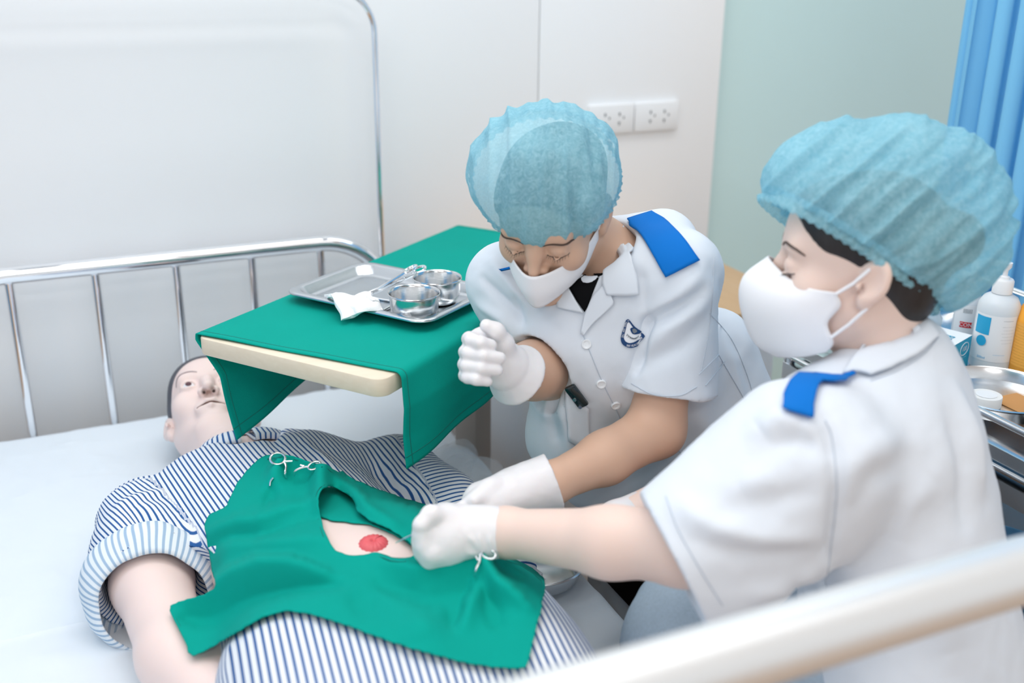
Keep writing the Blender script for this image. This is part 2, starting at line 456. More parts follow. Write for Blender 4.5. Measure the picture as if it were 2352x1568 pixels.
# ================================================================ curtains
def curtain(name, p0, p1, z0, z1, nf, amp, label, seed=0):
    p0 = np.array(p0); p1 = np.array(p1); L = np.linalg.norm(p1-p0); t = (p1-p0)/L; nrm = np.array([-t[1], t[0]])
    nu, nv = nf*12+1, 24; V = []
    rnd = np.random.RandomState(seed); ph = np.cumsum(rnd.uniform(.6, 1.4, nf+2)); am = rnd.uniform(.55, 1.25, nf+2)
    for i in range(nu):
        u = i/(nu-1)*nf; k = int(u); fr = u-k
        a0 = am[k]*(1-fr)+am[k+1]*fr
        s = u/nf*L
        off = amp*a0*sin(2*pi*u+.5*sin(2.3*u)); side = .35*amp*sin(4*pi*u+k)
        for j in range(nv):
            w = j/(nv-1); g = .8+.35*(1-w)
            p = p0+t*(s+side*g)+nrm*off*g
            V.append((p[0], p[1], z0+(z1-z0)*w))
    o = mesh_obj(name, V, np.array(grid_faces(nu, nv)), M_curtain)
    thicken(o, .002); tag(o, label, 'curtain'); return o
curtain('privacy_curtain', (1.80, -.62), (1.82, -1.42), .25, 2.5, 14, .022, 'sky blue pleated privacy curtain hanging behind the trolley', 3)
curtain('privacy_curtain', (-1.15, -.2), (-1.17, -1.25), .25, 2.5, 10, .035, 'sky blue privacy curtain along the left side of the bed', 5)

# ================================================================ bed
bed = empty('hospital_bed', (.2575, -.9, 0), 'stainless steel hospital bed with barred head end under the striped manikin', 'bed')
XL, XR, ZR = -.23, .745, .853
def rail_path(xl, xr, y, z, rad, zb):
    p = [(xl, y, zb), (xl, y, z-rad)]
    for k in range(1, 13): a = pi-k/12*pi/2; p.append((xl+rad+rad*cos(a), y, z-rad+rad*sin(a)))
    for k in range(0, 13): a = pi/2-k/12*pi/2; p.append((xr-rad+rad*cos(a), y, z-rad+rad*sin(a)))
    p.append((xr, y, zb)); return p
MB().tube(rail_path(XL, XR+.005, 0, ZR, .165, .06), .0185, 20).build('head_rail', M_chrome, bed)
for x in (-.0635, .103, .268, .431, .587):
    MB().tube([(x, 0, .36), (x, 0, ZR)], .0096, 14).build('bar', M_chrome, bed)
MB().tube([(XL, 0, .37), (XR, 0, .37)], .016, 14).build('lower_rail', M_chrome, bed)
MB().tube(rail_path(XL-.01, XR-.004, .026, 1.405, .095, .45), .0078, 14).build('net_hoop', M_chrome, bed)
FY, FZ = -1.773, .985
MB().tube(rail_path(XL-.06, .90, FY, FZ, .12, .06), .030, 24).build('foot_rail', M_satin, bed)
MB().tube([(XL-.06, FY, .40), (.90, FY, .40)], .016, 14).build('lower_rail', M_chrome, bed)
MB().box((XL, -1.74, .30), (XR, -.0, .34)).build('bed_frame', M_steel_soft, bed)
mt = MB(); mt.box((-.26, -1.72, .345), (.765, -.028, .505), bev=.03); mt = mt.build('mattress', M_sheet); tag(mt, 'thick white mattress on the steel bed under the sheet', 'mattress')
# ================================================================ bedside cabinet behind the standing nurse
cab = empty('bedside_cabinet', (1.25, -.2, 0), 'white bedside cabinet with oak top against the wall behind the standing nurse', 'cabinet')
MB().box((.90, -.53, .715), (1.565, .085, .75), bev=.006).build('top', M_oak, cab)
MB().box((.93, -.49, .0), (1.51, .085, .7145), bev=.003).build('body', M_wall, cab)
for x0, x1 in ((.935, 1.205), (1.21, 1.455)): MB().box((x0, -.502, .05), (x1, -.4905, .70), bev=.002).build('door', M_wall, cab)
for x in (1.185, 1.23): MB().tube([(x, -.512, .40), (x, -.512, .52)], .004, 8).build('handle', M_steel, cab)

# ================================================================ overbed table
E1 = np.array([.6, -.8, 0]); E2 = np.array([.8, .6, 0]); T0 = np.array([.214, -.632, 0]); TZ = .898; TW, TL = .372, .80
TM = Matrix([[E1[0], E2[0], 0, T0[0]], [E1[1], E2[1], 0, T0[1]], [0, 0, 1, 0], [0, 0, 0, 1]])   # local x across, y along, z up
ob = empty('overbed_table', TM @ Vector((TW/2, .55, 0)), 'birch overbed table standing across the head of the bed', 'table')
def rrect(x0, x1, y0, y1, r, n=6):
    p = []
    for cx, cy, a0 in ((x1-r, y1-r, 0), (x0+r, y1-r, 90), (x0+r, y0+r, 180), (x1-r, y0+r, 270)):
        for k in range(n+1): a = radians(a0+90*k/n); p.append((cx+r*cos(a), cy+r*sin(a)))
    return p
def prism(poly, z0, z1, M=None, bev=0.):
    bm = bmesh.new(); vs = [bm.verts.new((x, y, z0)) for x, y in poly]; f = bm.faces.new(vs)
    r = bmesh.ops.extrude_face_region(bm, geom=[f]); 
    for w in r['geom']:
        if isinstance(w, bmesh.types.BMVert): w.co.z = z1
    bmesh.ops.recalc_face_normals(bm, faces=bm.faces)
    if bev:
        ed = [e for e in bm.edges if abs(e.verts[0].co.z-e.verts[1].co.z) < 1e-6]
        bmesh.ops.bevel(bm, geom=ed, offset=bev, segments=2, affect='EDGES', profile=.5)
    bm.verts.index_update(); v = [w.co.copy() for w in bm.verts]; q = [[w.index for w in p.verts] for p in bm.faces]; bm.free()
    if M is not None: v = [M @ p for p in v]
    return v, q
v, q = prism(rrect(0, TW, 0, TL, .022), TZ-.030, TZ, TM, .003); MB().add(v, q).build('tabletop', M_birch, ob)
M_post = mat('taupe_laminate', srgb(176, 162, 150), .5)
MB().box((.165, .535, .06), (.215, .60, TZ-.03), M=TM, bev=.003).build('post', M_post, ob)
MB().box((-.02, .53, .02), (.45, .60, .06), M=TM, bev=.006).build('base', M_post, ob)

M_hem = mat('green_thread', srgb(0, 122, 112), .9)
# green cloth over the table, hanging down both long sides
def table_cloth():
    nu, nv = 130, 150
    dl, dr = .19, .172
    V = []
    tot = dl+TW+dr
    for i in range(nu):
        yb = i/(nu-1)                                   # along the table
        for j in range(nv):
            s = j/(nv-1)*tot-dl
            # front hem a little behind the table edge, running slightly askew
            y0 = .004 + .030*np.clip(s/TW, 0, 1) - .012*np.clip(s/TW, 0, 1)**3*0
            y = y0 + yb*(TL+.02-y0)
            rr = .012; over = 0.
            lin = 1-yb
            if s < 0: over = -s; side = -1
            elif s > TW: over = s-TW; side = 1
            else: side = 0
            z = TZ+.0035+.0012*mnoise.noise(Vector((s*9, y*9, 0)))
            x = s
            if side:
                arc = rr*pi/2
                if over < arc:
                    a = over/rr; x = (0 if side < 0 else TW)+side*rr*sin(a)*(1 if side > 0 else .2); z = TZ+.0035-rr*(1-cos(a))
                else:
                    h = over-arc
                    wav = .011*sin(y*17-1.9)*min(1, h/.1)+.007*sin(y*31+h*9-2)*min(1, h/.14)
                    x = (TW+rr+.02*h+wav+.008*min(1, h/.05)) if side > 0 else (-.002+.030*min(1, h/.06)+.10*h+wav*.6); z = TZ+.0035-rr-h*(.985)
                    if side > 0: z += .35*h*max(0, min(1, (y-.02)/.30))-.10*h*max(0, min(1, (y-.42)/.3))
                    else:
                        # far side: the front corner hangs down as a point
                        z += h*(.55*min(1, y/.34)-.10); y += .14*h*min(1, lin)+.008*min(1, h/.05)*lin
                    if side > 0: y += .05*h*sin(y*4)
            p = TM @ Vector((x, y, z)); V.append(p)
    A = np.array([tuple(p) for p in V]).reshape(nu, nv, 3)
    o = mesh_obj('table_cloth', [tuple(p) for p in V], np.array(grid_faces(nu, nv)), M_green)
    thicken(o, .0018, 0.); tag(o, 'green cotton cloth draped over the birch overbed table', 'cloth')
    for path in (A[2], A[-3], A[:, 4], A[:, -5]): MB().tube(path, .0015, 5).build('hem', M_hem, o)
    return o
table_cloth()

# ================================================================ instrument tray and what lies in it
def loft(loops, name, m, parent=None, capb=True):
    n = len(loops[0]); V = [p for l in loops for p in l]; f = []
    for i in range(len(loops)-1):
        for j in range(n): a = i*n+j; b = i*n+(j+1) % n; f.append((a, b, b+n, a+n))
    if capb: f.append(tuple((len(loops)-1)*n+j for j in range(n)))
    o = mesh_obj(name, V, f, m, parent); o.data.set_sharp_from_angle(angle=radians(50)); return o
ZC = TZ+.006
def tray_loops(c, ax, ay, hw, hl, z, h=.019):
    L = []
    for (ins, zz, rad) in [(-.002, z+h-.004, .034), (0, z+h-.001, .034), (.002, z+h, .034), (.0105, z+h, .03), (.013, z+h-.0015, .03), (.022, z+.005, .024), (.026, z+.0015, .022), (.033, z+.0008, .02)]:
        L.append([tuple(np.array([*(c+ax*px+ay*py), zz])) for px, py in rrect(-hw+ins, hw-ins, -hl+ins, hl-ins, rad, 8)])
    return L
tl = onZ(657, 668, ZC+.018)[:2]; tf = onZ(975, 740, ZC+.018)[:2]; trr = onZ(1088, 672, ZC+.018)[:2]
tay = (tf-tl)/np.linalg.norm(tf-tl); tax = np.array([-tay[1], tay[0]]); tax = tax if tax@(trr-tf) > 0 else -tax
tc = (tl+tf)/2+tax*.108; TLEN = np.linalg.norm(tf-tl)/2+.004
tray = empty('instrument_tray', (*tc, ZC), 'shallow rectangular stainless steel tray on the green table cloth', 'tray')
M_tray = mat('tray_steel', (.60, .63, .66), .22, 1., bump=.04, bscale=60, stretch=(1, 30, 1))
o = loft(tray_loops(tc, tax, tay, .112, TLEN, ZC), 'tray_body', M_tray, tray); thicken(o, .0012, -1)
M_cup = mat('cup_steel', (.70, .71, .72), .16, 1., bump=.06, bscale=40, stretch=(1, 1, 30))
def cup(px, py, r, h, label):
    P = onZ(px, py, ZC+.002+h); e = empty('steel_cup', (P[0], P[1], ZC+.002), label, 'cup', 'steel cups in the instrument tray')
    prof = [(r*.55, .0), (r*.78, .002), (r*.90, .008), (r*.955, .016), (r*.97, h-.003), (r*1.03, h-.001), (r*1.04, h), (r*1.02, h+.0015), (r*.99, h+.0005), (r*.945, h-.004), (r*.93, .016), (r*.87, .010), (r*.74, .004), (.0001, .0035)]
    MB().lathe(prof, (P[0], P[1], ZC+.002), 56, capb=True).build('cup_body', M_cup, e); return e
cup(951, 672, .0432, .042, 'small round steel cup nearer the gauze, front of the pair')
cup(1004, 637, .0422, .044, 'small round steel cup behind the front one, close to the nurse')
def ring(c, r1, r2, ax, ay, n=24): return [np.asarray(c)+r1*cos(2*pi*k/n)*ax+r2*sin(2*pi*k/n)*ay for k in range(n)]
# forceps resting on the tray rim
fo = empty('hemostat_forceps', onZ(880, 680, ZC+.02), 'long steel ring forceps leaning on the tray rim under the gauze', 'forceps')
ra = onZ(938, 620, ZC+.048); rb = onZ(948, 640, ZC+.036); jt = onZ(868, 664, ZC+.03); tip = onZ(805, 690, ZC+.012)
axr = (ra-jt)/np.linalg.norm(ra-jt); sdr = np.cross(axr, [0, 0, 1.]); sdr /= np.linalg.norm(sdr)
b = MB(); b.tube(ring(ra+axr*.004, .015, .0095, axr, np.cross(sdr, axr)*.3+sdr*.95), .0024, 8, closed=True); b.tube([ra-axr*.008, jt, tip], [.0030, .0034, .0018], 8); b.build('shank', M_steel, fo)
b = MB(); b.tube(ring(rb+axr*.030-sdr*.014, .015, .0095, axr, sdr), .0024, 8, closed=True); b.tube([rb+axr*.016-sdr*.010, jt+np.array([0, 0, -.003]), tip+sdr*.004], [.0030, .0034, .0018], 8); b.build('shank', M_steel, fo)
# second instrument lying on the tray floor behind the cups
tw = empty('tissue_forceps', onZ(900, 690, ZC+.004), 'slim steel forceps lying flat on the tray beneath the cups', 'forceps')
a0 = onZ(850, 683, ZC+.004); a1 = onZ(905, 693, ZC+.004); a2 = onZ(880, 712, ZC+.004); a3 = onZ(905, 698, ZC+.006)
MB().tube([a0, a1], .0022, 6).build('arm', M_steel, tw); MB().tube([a2, a3], .0022, 6).build('arm', M_steel, tw)
# folded gauze
def gauze():
    c = onZ(812, 700, ZC+.021); nu = nv = 34; L = []
    a = onZ(745, 680, ZC+.02); b2 = onZ(838, 676, ZC+.034); d = onZ(785, 730, ZC+.012); e = onZ(885, 712, ZC+.020)
    for i in range(nu):
        for j in range(nv):
            u, w = i/(nu-1), j/(nv-1)
            p = a*(1-u)*(1-w)+b2*u*(1-w)+d*(1-u)*w+e*u*w
            p = p+np.array([0, 0, .010*sin(pi*w)*(1-.5*u)+.007*sin(u*7+w*4)*.6+.004*mnoise.noise(Vector((u*4, w*4, 2)))])
            p[:2] += .012*np.array([mnoise.noise(Vector((u*3, w*3, 5))), mnoise.noise(Vector((u*3, w*3, 9)))])
            L.append(p)
    o = mesh_obj('gauze_pad', L, np.array(grid_faces(nu, nv)), mat('gauze', srgb(246, 248, 250), .95, bump=.5, bscale=700)); thicken(o, .006, 0)
    m = o.modifiers.new('r', 'BEVEL'); m.width = .002; m.segments = 2
    tag(o, 'crumpled white gauze pad hanging over the tray rim', 'gauze')
gauze()
# ================================================================ heads (shared builder)
def add_head(s, C, M, k=1.0, neck=None, eye_open=True, female=True, ears=(-1, 1), mouth=True, ns=1.0, lp=1.0):
    L = lambda x, y, z: np.asarray(C)+M@(np.array([x, y, z])*k)
    s.ell(L(0, -.012, .046), np.array([.073, .092, .078])*k, M, .01)
    s.ell(L(0, .026, -.012), np.array([.063, .062, .083])*k, M, .03)
    s.ell(L(0, .045, .052), np.array([.058, .045, .048])*k, M, .03)
    for e in (-1, 1):
        s.cone(L(e*.050, .0, -.045), L(e*.016, .066, -.096), .017*k, .016*k, .03)
        s.ell(L(e*.043, .058, -.020), np.array([.023, .024, .026])*k, M, .02)
    s.ell(L(0, .071, -.098), np.array([.020, .018, .017])*k, M, .02)
    s.cone(L(-.038, .079, .030), L(.038, .079, .030), .0105*k, .0105*k, .02)
    for e in (-1, 1): s.ell(L(e*.0325, .098, .007), np.array([.018, .013, .0115])*k, M, .014, 'sub')
    s.chain([L(0, .088-.006*(1-ns)*6, .022), L(0, .100-.008*(1-ns)*6, .0), L(0, .113-.009*(1-ns)*6, -.024)], [.0075*k, .0085*k, .0105*ns*k], .014)
    for e in (-1, 1): s.ell(L(e*.0125, .101-.008*(1-ns)*6, -.028), np.array([.0085, .010, .0075])*ns*k, M, .007)
    for e in (-1, 1):
        if eye_open:
            s.ell(L(e*.0325, .0785, .0065), np.array([.0165, .0155, .0130])*k, M, .004)
            s.ell(L(e*.0325, .094, .0065), np.array([.0145, .017, .0072])*k, M, .0015, 'sub')
        else:
            s.ell(L(e*.0325, .0785, .0075), np.array([.0155, .0145, .0125])*k, M, .004)
            s.cone(L(e*.048, .081, .0), L(e*.0325, .0925, -.0045), .0016*k, .0020*k, .003); s.cone(L(e*.0325, .0925, -.0045), L(e*.018, .086, -.001), .0020*k, .0016*k, .003)
    if mouth:
        s.ell(L(0, .084, -.060), np.array([.028, .014, .020])*k, M, .015)
        s.chain([L(-.024, .084, -.060), L(-.006, .0985, -.0555), L(.006, .0985, -.0555), L(.024, .084, -.060)], [.003*k, .0052*lp*k, .0052*lp*k, .003*k], .004)
        s.chain([L(-.021, .084, -.0625), L(0, .097, -.0675), L(.021, .084, -.0625)], [.003*k, .0062*lp*k, .003*k], .004)
        s.chain([L(-.024, .089, -.0612), L(0, .104, -.0612), L(.024, .089, -.0612)], [.0012*k, .0024*k, .0012*k], .003, mode='sub')
    for e in ears:
        Me = M@np.array([[1, 0, 0], [0, cos(.25), -sin(.25)], [0, sin(.25), cos(.25)]])@np.array([[cos(e*.35), -sin(e*.35), 0], [sin(e*.35), cos(e*.35), 0], [0, 0, 1]])
        s.ell(L(e*.079, -.012, .006), np.array([.0085, .0185, .029])*k, Me, .006)
        s.ell(L(e*.076, -.004, -.020), np.array([.007, .010, .012])*k, M, .006)
        s.ell(L(e*.0865, -.009, .008), np.array([.0065, .0115, .020])*k, Me, .004, 'sub')
        s.ell(L(e*.080, .004, -.004), np.array([.008, .006, .008])*k, M, .004, 'sub')
        s.ell(L(e*.080, .006, -.001), np.array([.004, .004, .006])*k, M, .003)
    if neck is not None:
        r = (.049 if female else .060)*k
        s.cone(L(0, -.022, -.035), neck, r, r*1.04, .03)
        s.ell(L(0, -.045, -.01), np.array([.055, .045, .06])*k, M, .03)
def hair_mesh(C, M, k, name, m, parent, h=.003, lift=.004, carve=((0, .088, -.022), (.092, .082, .108)), extra=None):
    L = lambda x, y, z: np.asarray(C)+M@(np.array([x, y, z])*k)
    s = SDF(np.asarray(C)-.17, np.asarray(C)+.19, h)
    s.ell(L(0, -.012, .046), (np.array([.073, .092, .078])+lift)*k, M, .01)
    s.ell(L(0, -.050, -.005), (np.array([.060, .048, .065])+lift)*k, M, .03)
    s.ell(L(0, .045, .052), (np.array([.058, .045, .048])+lift)*k, M, .03)
    if extra: extra(s, L)
    s.ell(L(*carve[0]), np.array(carve[1])*k, M, .012, 'sub')
    for e in (-1, 1): s.ell(L(e*.085, -.008, -.008), np.array([.020, .022, .032])*k, M, .006, 'sub')
    V, Q = s.mesh(1); return mesh_obj(name, V, Q, m, parent)

# ================================================================ manikin on the bed
M_rubber = mat('manikin_rubber', srgb(240, 218, 212), .42, sss=.12, var=.03, vscale=6)
M_pajama = stripe_mat('striped_cotton', srgb(232, 236, 242), srgb(44, 92, 152))
M_pajama_in = stripe_mat('striped_cotton_inside', srgb(230, 238, 245), srgb(160, 186, 212), .4)
M_mhair = mat('painted_hair', srgb(82, 84, 92), .6, var=.35, vscale=60, stretch=(1, 6, 1))
man = empty('training_manikin', (.30, -.8, .505), 'nursing training manikin lying on the bed in blue and white striped pajamas', 'manikin')
MH_C = onZ(489, 970, .598)+np.array([0, .012, .0]); MH_M = frame((-.06, -.30, .95), (.08, .95, .30)); MK = 1.08
def S1():
    s = SDF((-.02, -1.32, .497), (.68, -.45, .80), .0042)
    s.cone((.285, -.48, .595), (.30, -.60, .59), .062, .066, .02)
    s.cone((.31, -.67, .590), (.335, -1.06, .60), .150, .150, .03, fl=(0, 0, 1), fr=.62)
    s.ell((.36, -1.06, .60), (.19, .20, .128), None, .05)
    s.chain([(.092, -.65, .59), (.088, -.83, .58), (.100, -1.02, .575), (.15, -1.20, .57), (.19, -1.31, .57)], [.058, .054, .050, .047, .040], .03)
    s.plane((0, 0, .508), (0, 0, -1))
    return s.mesh(1)
def S1h():
    s = SDF(MH_C-.15, MH_C+.17, .0022); s = SDF((.10, -.53, .50), (.42, -.17, .76), .0023)
    add_head(s, MH_C, MH_M, MK, neck=(.29, -.515, .595), female=False, ns=.88, lp=.62)
    s.plane((0, 0, .508), (0, 0, -1))
    for e in (-1, 1): s.ell(MH_C+MH_M@(np.array([e*.008, .1005, -.032])*MK), np.array([.0038, .006, .0042])*MK, MH_M, .002, 'sub')
    return s.mesh(1)
MV, MQ = S1()
body = mesh_obj('body', MV, MQ, M_rubber, man); man_bvh = bvh_of(MV, MQ)
HV, HQ = S1h(); mhead = mesh_obj('head', HV, HQ, M_rubber, man); mh_bvh = bvh_of(HV, HQ)
hair_mesh(MH_C, MH_M, MK, 'painted_hair', M_mhair, mhead, lift=.0040, carve=((0, .085, -.022), (.077, .082, .102)))
# eyes
M_eye = mat('eye_white', srgb(236, 236, 240), .12); M_iris = mat('iris_brown', srgb(96, 66, 72), .2)
for e in (-1, 1):
    P = MH_C+MH_M@(np.array([e*.0325, .0785, .0065])*MK); Rm = Matrix(MH_M.tolist()).to_4x4()
    ey = MB().lathe([(.0001, -.0128), (.007, -.011), (.0122, -.005), (.0134, 0), (.0122, .005), (.007, .011), (.0001, .0134)], P, 24, M=Rm @ Matrix.Rotation(-pi/2, 4, 'X')).build('eyeball', M_eye, mhead)
    MB().lathe([(.0062, .0121), (.0052, .0132), (.0001, .0140)], P, 20, M=Rm @ Matrix.Rotation(-pi/2, 4, 'X')).build('iris', M_iris, mhead)
    M_brow = mat('painted_brow', srgb(150, 132, 134), .7)
    pts = spline([(e*.014, .0895, .030), (e*.030, .0895, .036), (e*.046, .080, .032), (e*.055, .069, .025)], 6)
    bp = [nearest(mh_bvh, MH_C+MH_M@(np.array(p)*MK)) for p in pts]
    MB().tube([p+n*.0002 for p, n in bp], [.0010+.0014*sin(pi*(i+1)/(len(bp)+1)) for i in range(len(bp))], 6, flat=.5).build('eyebrow', M_brow, mhead)
    MB().lathe([(.0001, 0), (.0040, .0005), (.0042, .001)], (0, 0, 0), 10)
# dark inside of the mouth
M_mouth = mat('mouth_inside', srgb(96, 62, 50), .6)
mp = [MH_C+MH_M@(np.array(p)*MK) for p in spline([(-.024, .0870, -.0612), (0, .0985, -.0612), (.024, .0870, -.0612)], 8)]
MB().tube(mp, .0028, 8, flat=.8).build('mouth', M_mouth, mhead)
for e in (-1, 1): MB().tube([MH_C+MH_M@(np.array([e*.008, .096, -.031])*MK), MH_C+MH_M@(np.array([e*.0085, .0995, -.0345])*MK)], .0028, 10).build('nostril', mat('nostril_dark', srgb(60, 38, 32), .7), mhead)

# pajama shirt
SLV = [np.array((.092, -.650, .588)), np.array((.090, -.750, .582)), np.array((.088, -.865, .578))]
def S2():
    s = SDF((-.06, -1.30, .495), (.74, -.44, .80), .0042)
    s.cone((.305, -.665, .590), (.335, -1.08, .60), .178, .182, .03, fl=(0, 0, 1), fr=.62)
    s.cone((.105, -.640, .585), (.545, -.650, .590), .060, .058, .06)
    s.cone((.21, -.600, .590), (.40, -.600, .595), .060, .058, .05)
    s.chain(SLV, [.068, .078, .086], .03)
    s.chain([(.545, -.66, .595), (.575, -.80, .580), (.60, -.98, .565)], [.068, .070, .066], .03)
    # neck opening and cuff opening
    s.cone((.298, -.50, .655), (.30, -.585, .690), .062, .050, .015, 'sub')
    s.cone((.285, -.40, .62), (.298, -.55, .63), .075, .064, .015, 'sub')
    ax = SLV[2]-SLV[1]; ax /= np.linalg.norm(ax)
    cz = np.array([0, 0, 1.]); cl = np.cross(ax, cz)
    return s, ax
s2, sax = S2()
hem_c = np.array((.086, -.800, .580)); hem_n = np.array((-.10, -.93, .34))
s2.ell(hem_c+np.array((.0, -.13, -.03)), (.125, .115, .16), None, .0, 'sub')
s2.cone(SLV[1]+np.array((0, -.02, 0)), hem_c+np.array((0, -.1, 0)), .066, .075, .01, 'sub')
s2.plane((0, 0, .508), (0, 0, -1))
SV, SQ = s2.mesh(1)
SN = normals(SV, SQ)
def wr(P, f, seed): return fbm(P, f, seed, 3)
def px3(lst, z): return [onZ(a, b, z) for a, b in lst]
SV = folds(SV, SN, [
    (px3([(300, 1175), (360, 1220), (430, 1245)], .66), -.018, .016), (px3([(285, 1150), (380, 1130), (470, 1165)], .66), .008, .018),
    (px3([(255, 1230), (300, 1205), (380, 1205)], .63), .013, .008), (px3([(245, 1255), (300, 1225), (390, 1235)], .63), -.012, .007),
    (px3([(225, 1290), (290, 1245), (380, 1255)], .63), .012, .008), (px3([(222, 1310), (280, 1270), (370, 1270)], .62), -.010, .007),
    (px3([(395, 1235), (440, 1290), (470, 1340)], .66), -.014, .014), (px3([(480, 1110), (560, 1120)], .72), .006, .02),
    (px3([(700, 1000), (760, 1060), (800, 1085)], .70), .010, .012), (px3([(615, 985), (640, 1040)], .69), -.010, .012),
    (px3([(880, 1050), (920, 1110), (990, 1150)], .64), .010, .012), (px3([(860, 1080), (900, 1120)], .64), -.010, .010)])
SV = SV+SN*(.0030*wr(SV, 14, 2)+.0016*wr(SV, 34, 5))[:, None]
# open the shirt over the belly (under the drape)
keep = ~((((SV[SQ].mean(1)[:, 0]-.37)/.135)**2+((SV[SQ].mean(1)[:, 1]+1.07)/.155)**2 < 1) & (SV[SQ].mean(1)[:, 2] > .60))
PER = .0086
tw = (SV[:, 0]*.985+SV[:, 1]*.12+.9*np.clip(.70-SV[:, 2], 0, .2)*np.where(SV[:, 0] < .30, -.55, 0))/PER
d, t = seg_dist(SV, SLV[0]+np.array((-.01, .02, 0)), SLV[2]); arm = (d < .108) & (SV[:, 0] < .150+.25*np.clip(-SV[:, 1]-.76, -.2, .1)) & (SV[:, 1] < -.630)
ang = np.arctan2(SV[:, 2]-.580, SV[:, 0]-.078)
ws = (-ang*.092+.30*SV[:, 1])/PER
weave = np.where(arm, ws, tw)
armL = (SV[:, 0] > .545)
weave = np.where(armL, (SV[:, 1]*.80+SV[:, 2]*.55)/PER, weave)
SQk = SQ[keep]
shirt = mesh_obj('pajama_shirt', SV, SQk, M_pajama, man); set_attr(shirt, 'weave', weave)
shirt_bvh = bvh_of(SV, SQk)
# rolled cuff, inside of the cloth turned out
cv = []; NU = 72; NVc = 14
for i in range(NU):
    a = 2*pi*i/NU
    for j in range(NVc):
        w = j/(NVc-1); rr = .068+.024*sin(pi*min(1, w*.95+.05))**.6*(1+.10*sin(a*5+1)) + .010*w
        c0 = np.array((.087, -.880+.070*w, .576+.004*w)); 
        p = c0+np.array((cos(a)*rr*1.03, .25*rr*sin(a)*1.0-.012*cos(a), sin(a)*rr*.98)); p += .002*mnoise.noise(Vector(p*30))
        p[2] = max(p[2], .509); cv.append(p)
cuff = mesh_obj('rolled_cuff', cv, np.array(grid_faces(NU, NVc, True)), M_pajama_in, man); thicken(cuff, .0025)
set_attr(cuff, 'weave', [2*pi*(k//NVc)/NU*.085/PER*.9+(k % NVc)*.05 for k in range(NU*NVc)])
# collar flaps
def collar(a0, a1, name='collar'):
    na, rows = 26, [(.064, -.512, 0), (.068, -.520, .006), (.076, -.548, .004), (.086, -.578, .0), (.094, -.592, -.002), (.098, -.586, .004), (.092, -.560, .012), (.082, -.535, .012), (.070, -.512, .004)]
    V = []; W = []
    for i in range(na):
        a = radians(a0+(a1-a0)*i/(na-1)); fr = abs(math.degrees(a)-90)/100
        for r, y, dz in rows:
            yy = y+.030*fr-.016*(1-min(1, fr*2)); V.append((.292+r*1.06*cos(a), yy, max(.512, .592+r*.98*sin(a)+dz*.6))); W.append(a*.085/PER)
    o = mesh_obj(name, V, np.array(grid_faces(na, len(rows))), M_pajama, man); thicken(o, .0025); set_attr(o, 'weave', W); return o
collar(97, 178); collar(83, 20)
# pajama trousers
def S3():
    s = SDF((.05, -1.74, .495), (.74, -1.00, .80), .0048)
    s.cone((.365, -1.10, .60), (.365, -1.25, .60), .215, .235, .04, fl=(0, 0, 1), fr=.52)
    s.chain([(.26, -1.20, .598), (.24, -1.45, .585), (.22, -1.72, .57)], [.118, .100, .08], .04)
    s.chain([(.48, -1.20, .595), (.50, -1.45, .582), (.52, -1.72, .57)], [.118, .100, .08], .04)
    s.plane((0, 0, .508), (0, 0, -1)); s.plane((0, -1.725, 0), (0, -1, 0)); s.plane((0, -1.05, 0), (0, 1, 0))
    return s.mesh(1)
PV, PQ = S3(); PN = normals(PV, PQ); PV = PV+PN*(.004*fbm(PV*np.array([1, .5, 1]), 11, 3)+.003*np.sin(PV[:, 0]*38+PV[:, 1]*9))[:, None]
pants = mesh_obj('pajama_trousers', PV, PQ, M_pajama, man)
set_attr(pants, 'weave', (PV[:, 0]*1.0-.10*PV[:, 1]+.6*np.clip(.66-PV[:, 2], 0, .2)*np.sign(PV[:, 0]-.37))/.0098)

# ================================================================ bed sheet with a plastic cover
def sheet():
    xs = np.linspace(-.275, .782, 190); ys = np.linspace(-1.735, -.012, 280); X, Y = np.meshgrid(xs, ys, indexing='ij')
    P = np.stack([X, Y, X*0], -1).reshape(-1, 3)
    Z = .5085+.0018*fbm(P, 5, 1)+.0030*np.maximum(0, fbm(P*np.array([1.0, .45, 1]), 16, 4))**1.5*2
    Z = Z+.004*np.exp(-((P[:, 0]-.0)/.25)**2)*np.maximum(0, fbm(P, 26, 8))
    # slack over the edges
    ed = np.clip((P[:, 0]-.752)/.030, 0, 1); Z -= .050*ed**2.4+ed*.008*fbm(P, 9, 2)
    ed = np.clip((-.06-P[:, 1]+.0)/-.048, 0, 1); Z -= .022*ed**2
    ed = np.clip((-.235-P[:, 0])/.04, 0, 1); Z -= .05*ed**2
    P[:, 2] = Z
    # pillow-like rise beside the far shoulder
    P[:, 2] += .020*np.exp(-((P[:, 0]-.70)/.08)**2-((P[:, 1]+.52)/.09)**2)
    o = mesh_obj('bed_sheet', P, np.array(grid_faces(190, 280)), M_sheet); thicken(o, .0015, 1.)
    tag(o, 'white bed sheet spread over the mattress', 'sheet')
sheet()
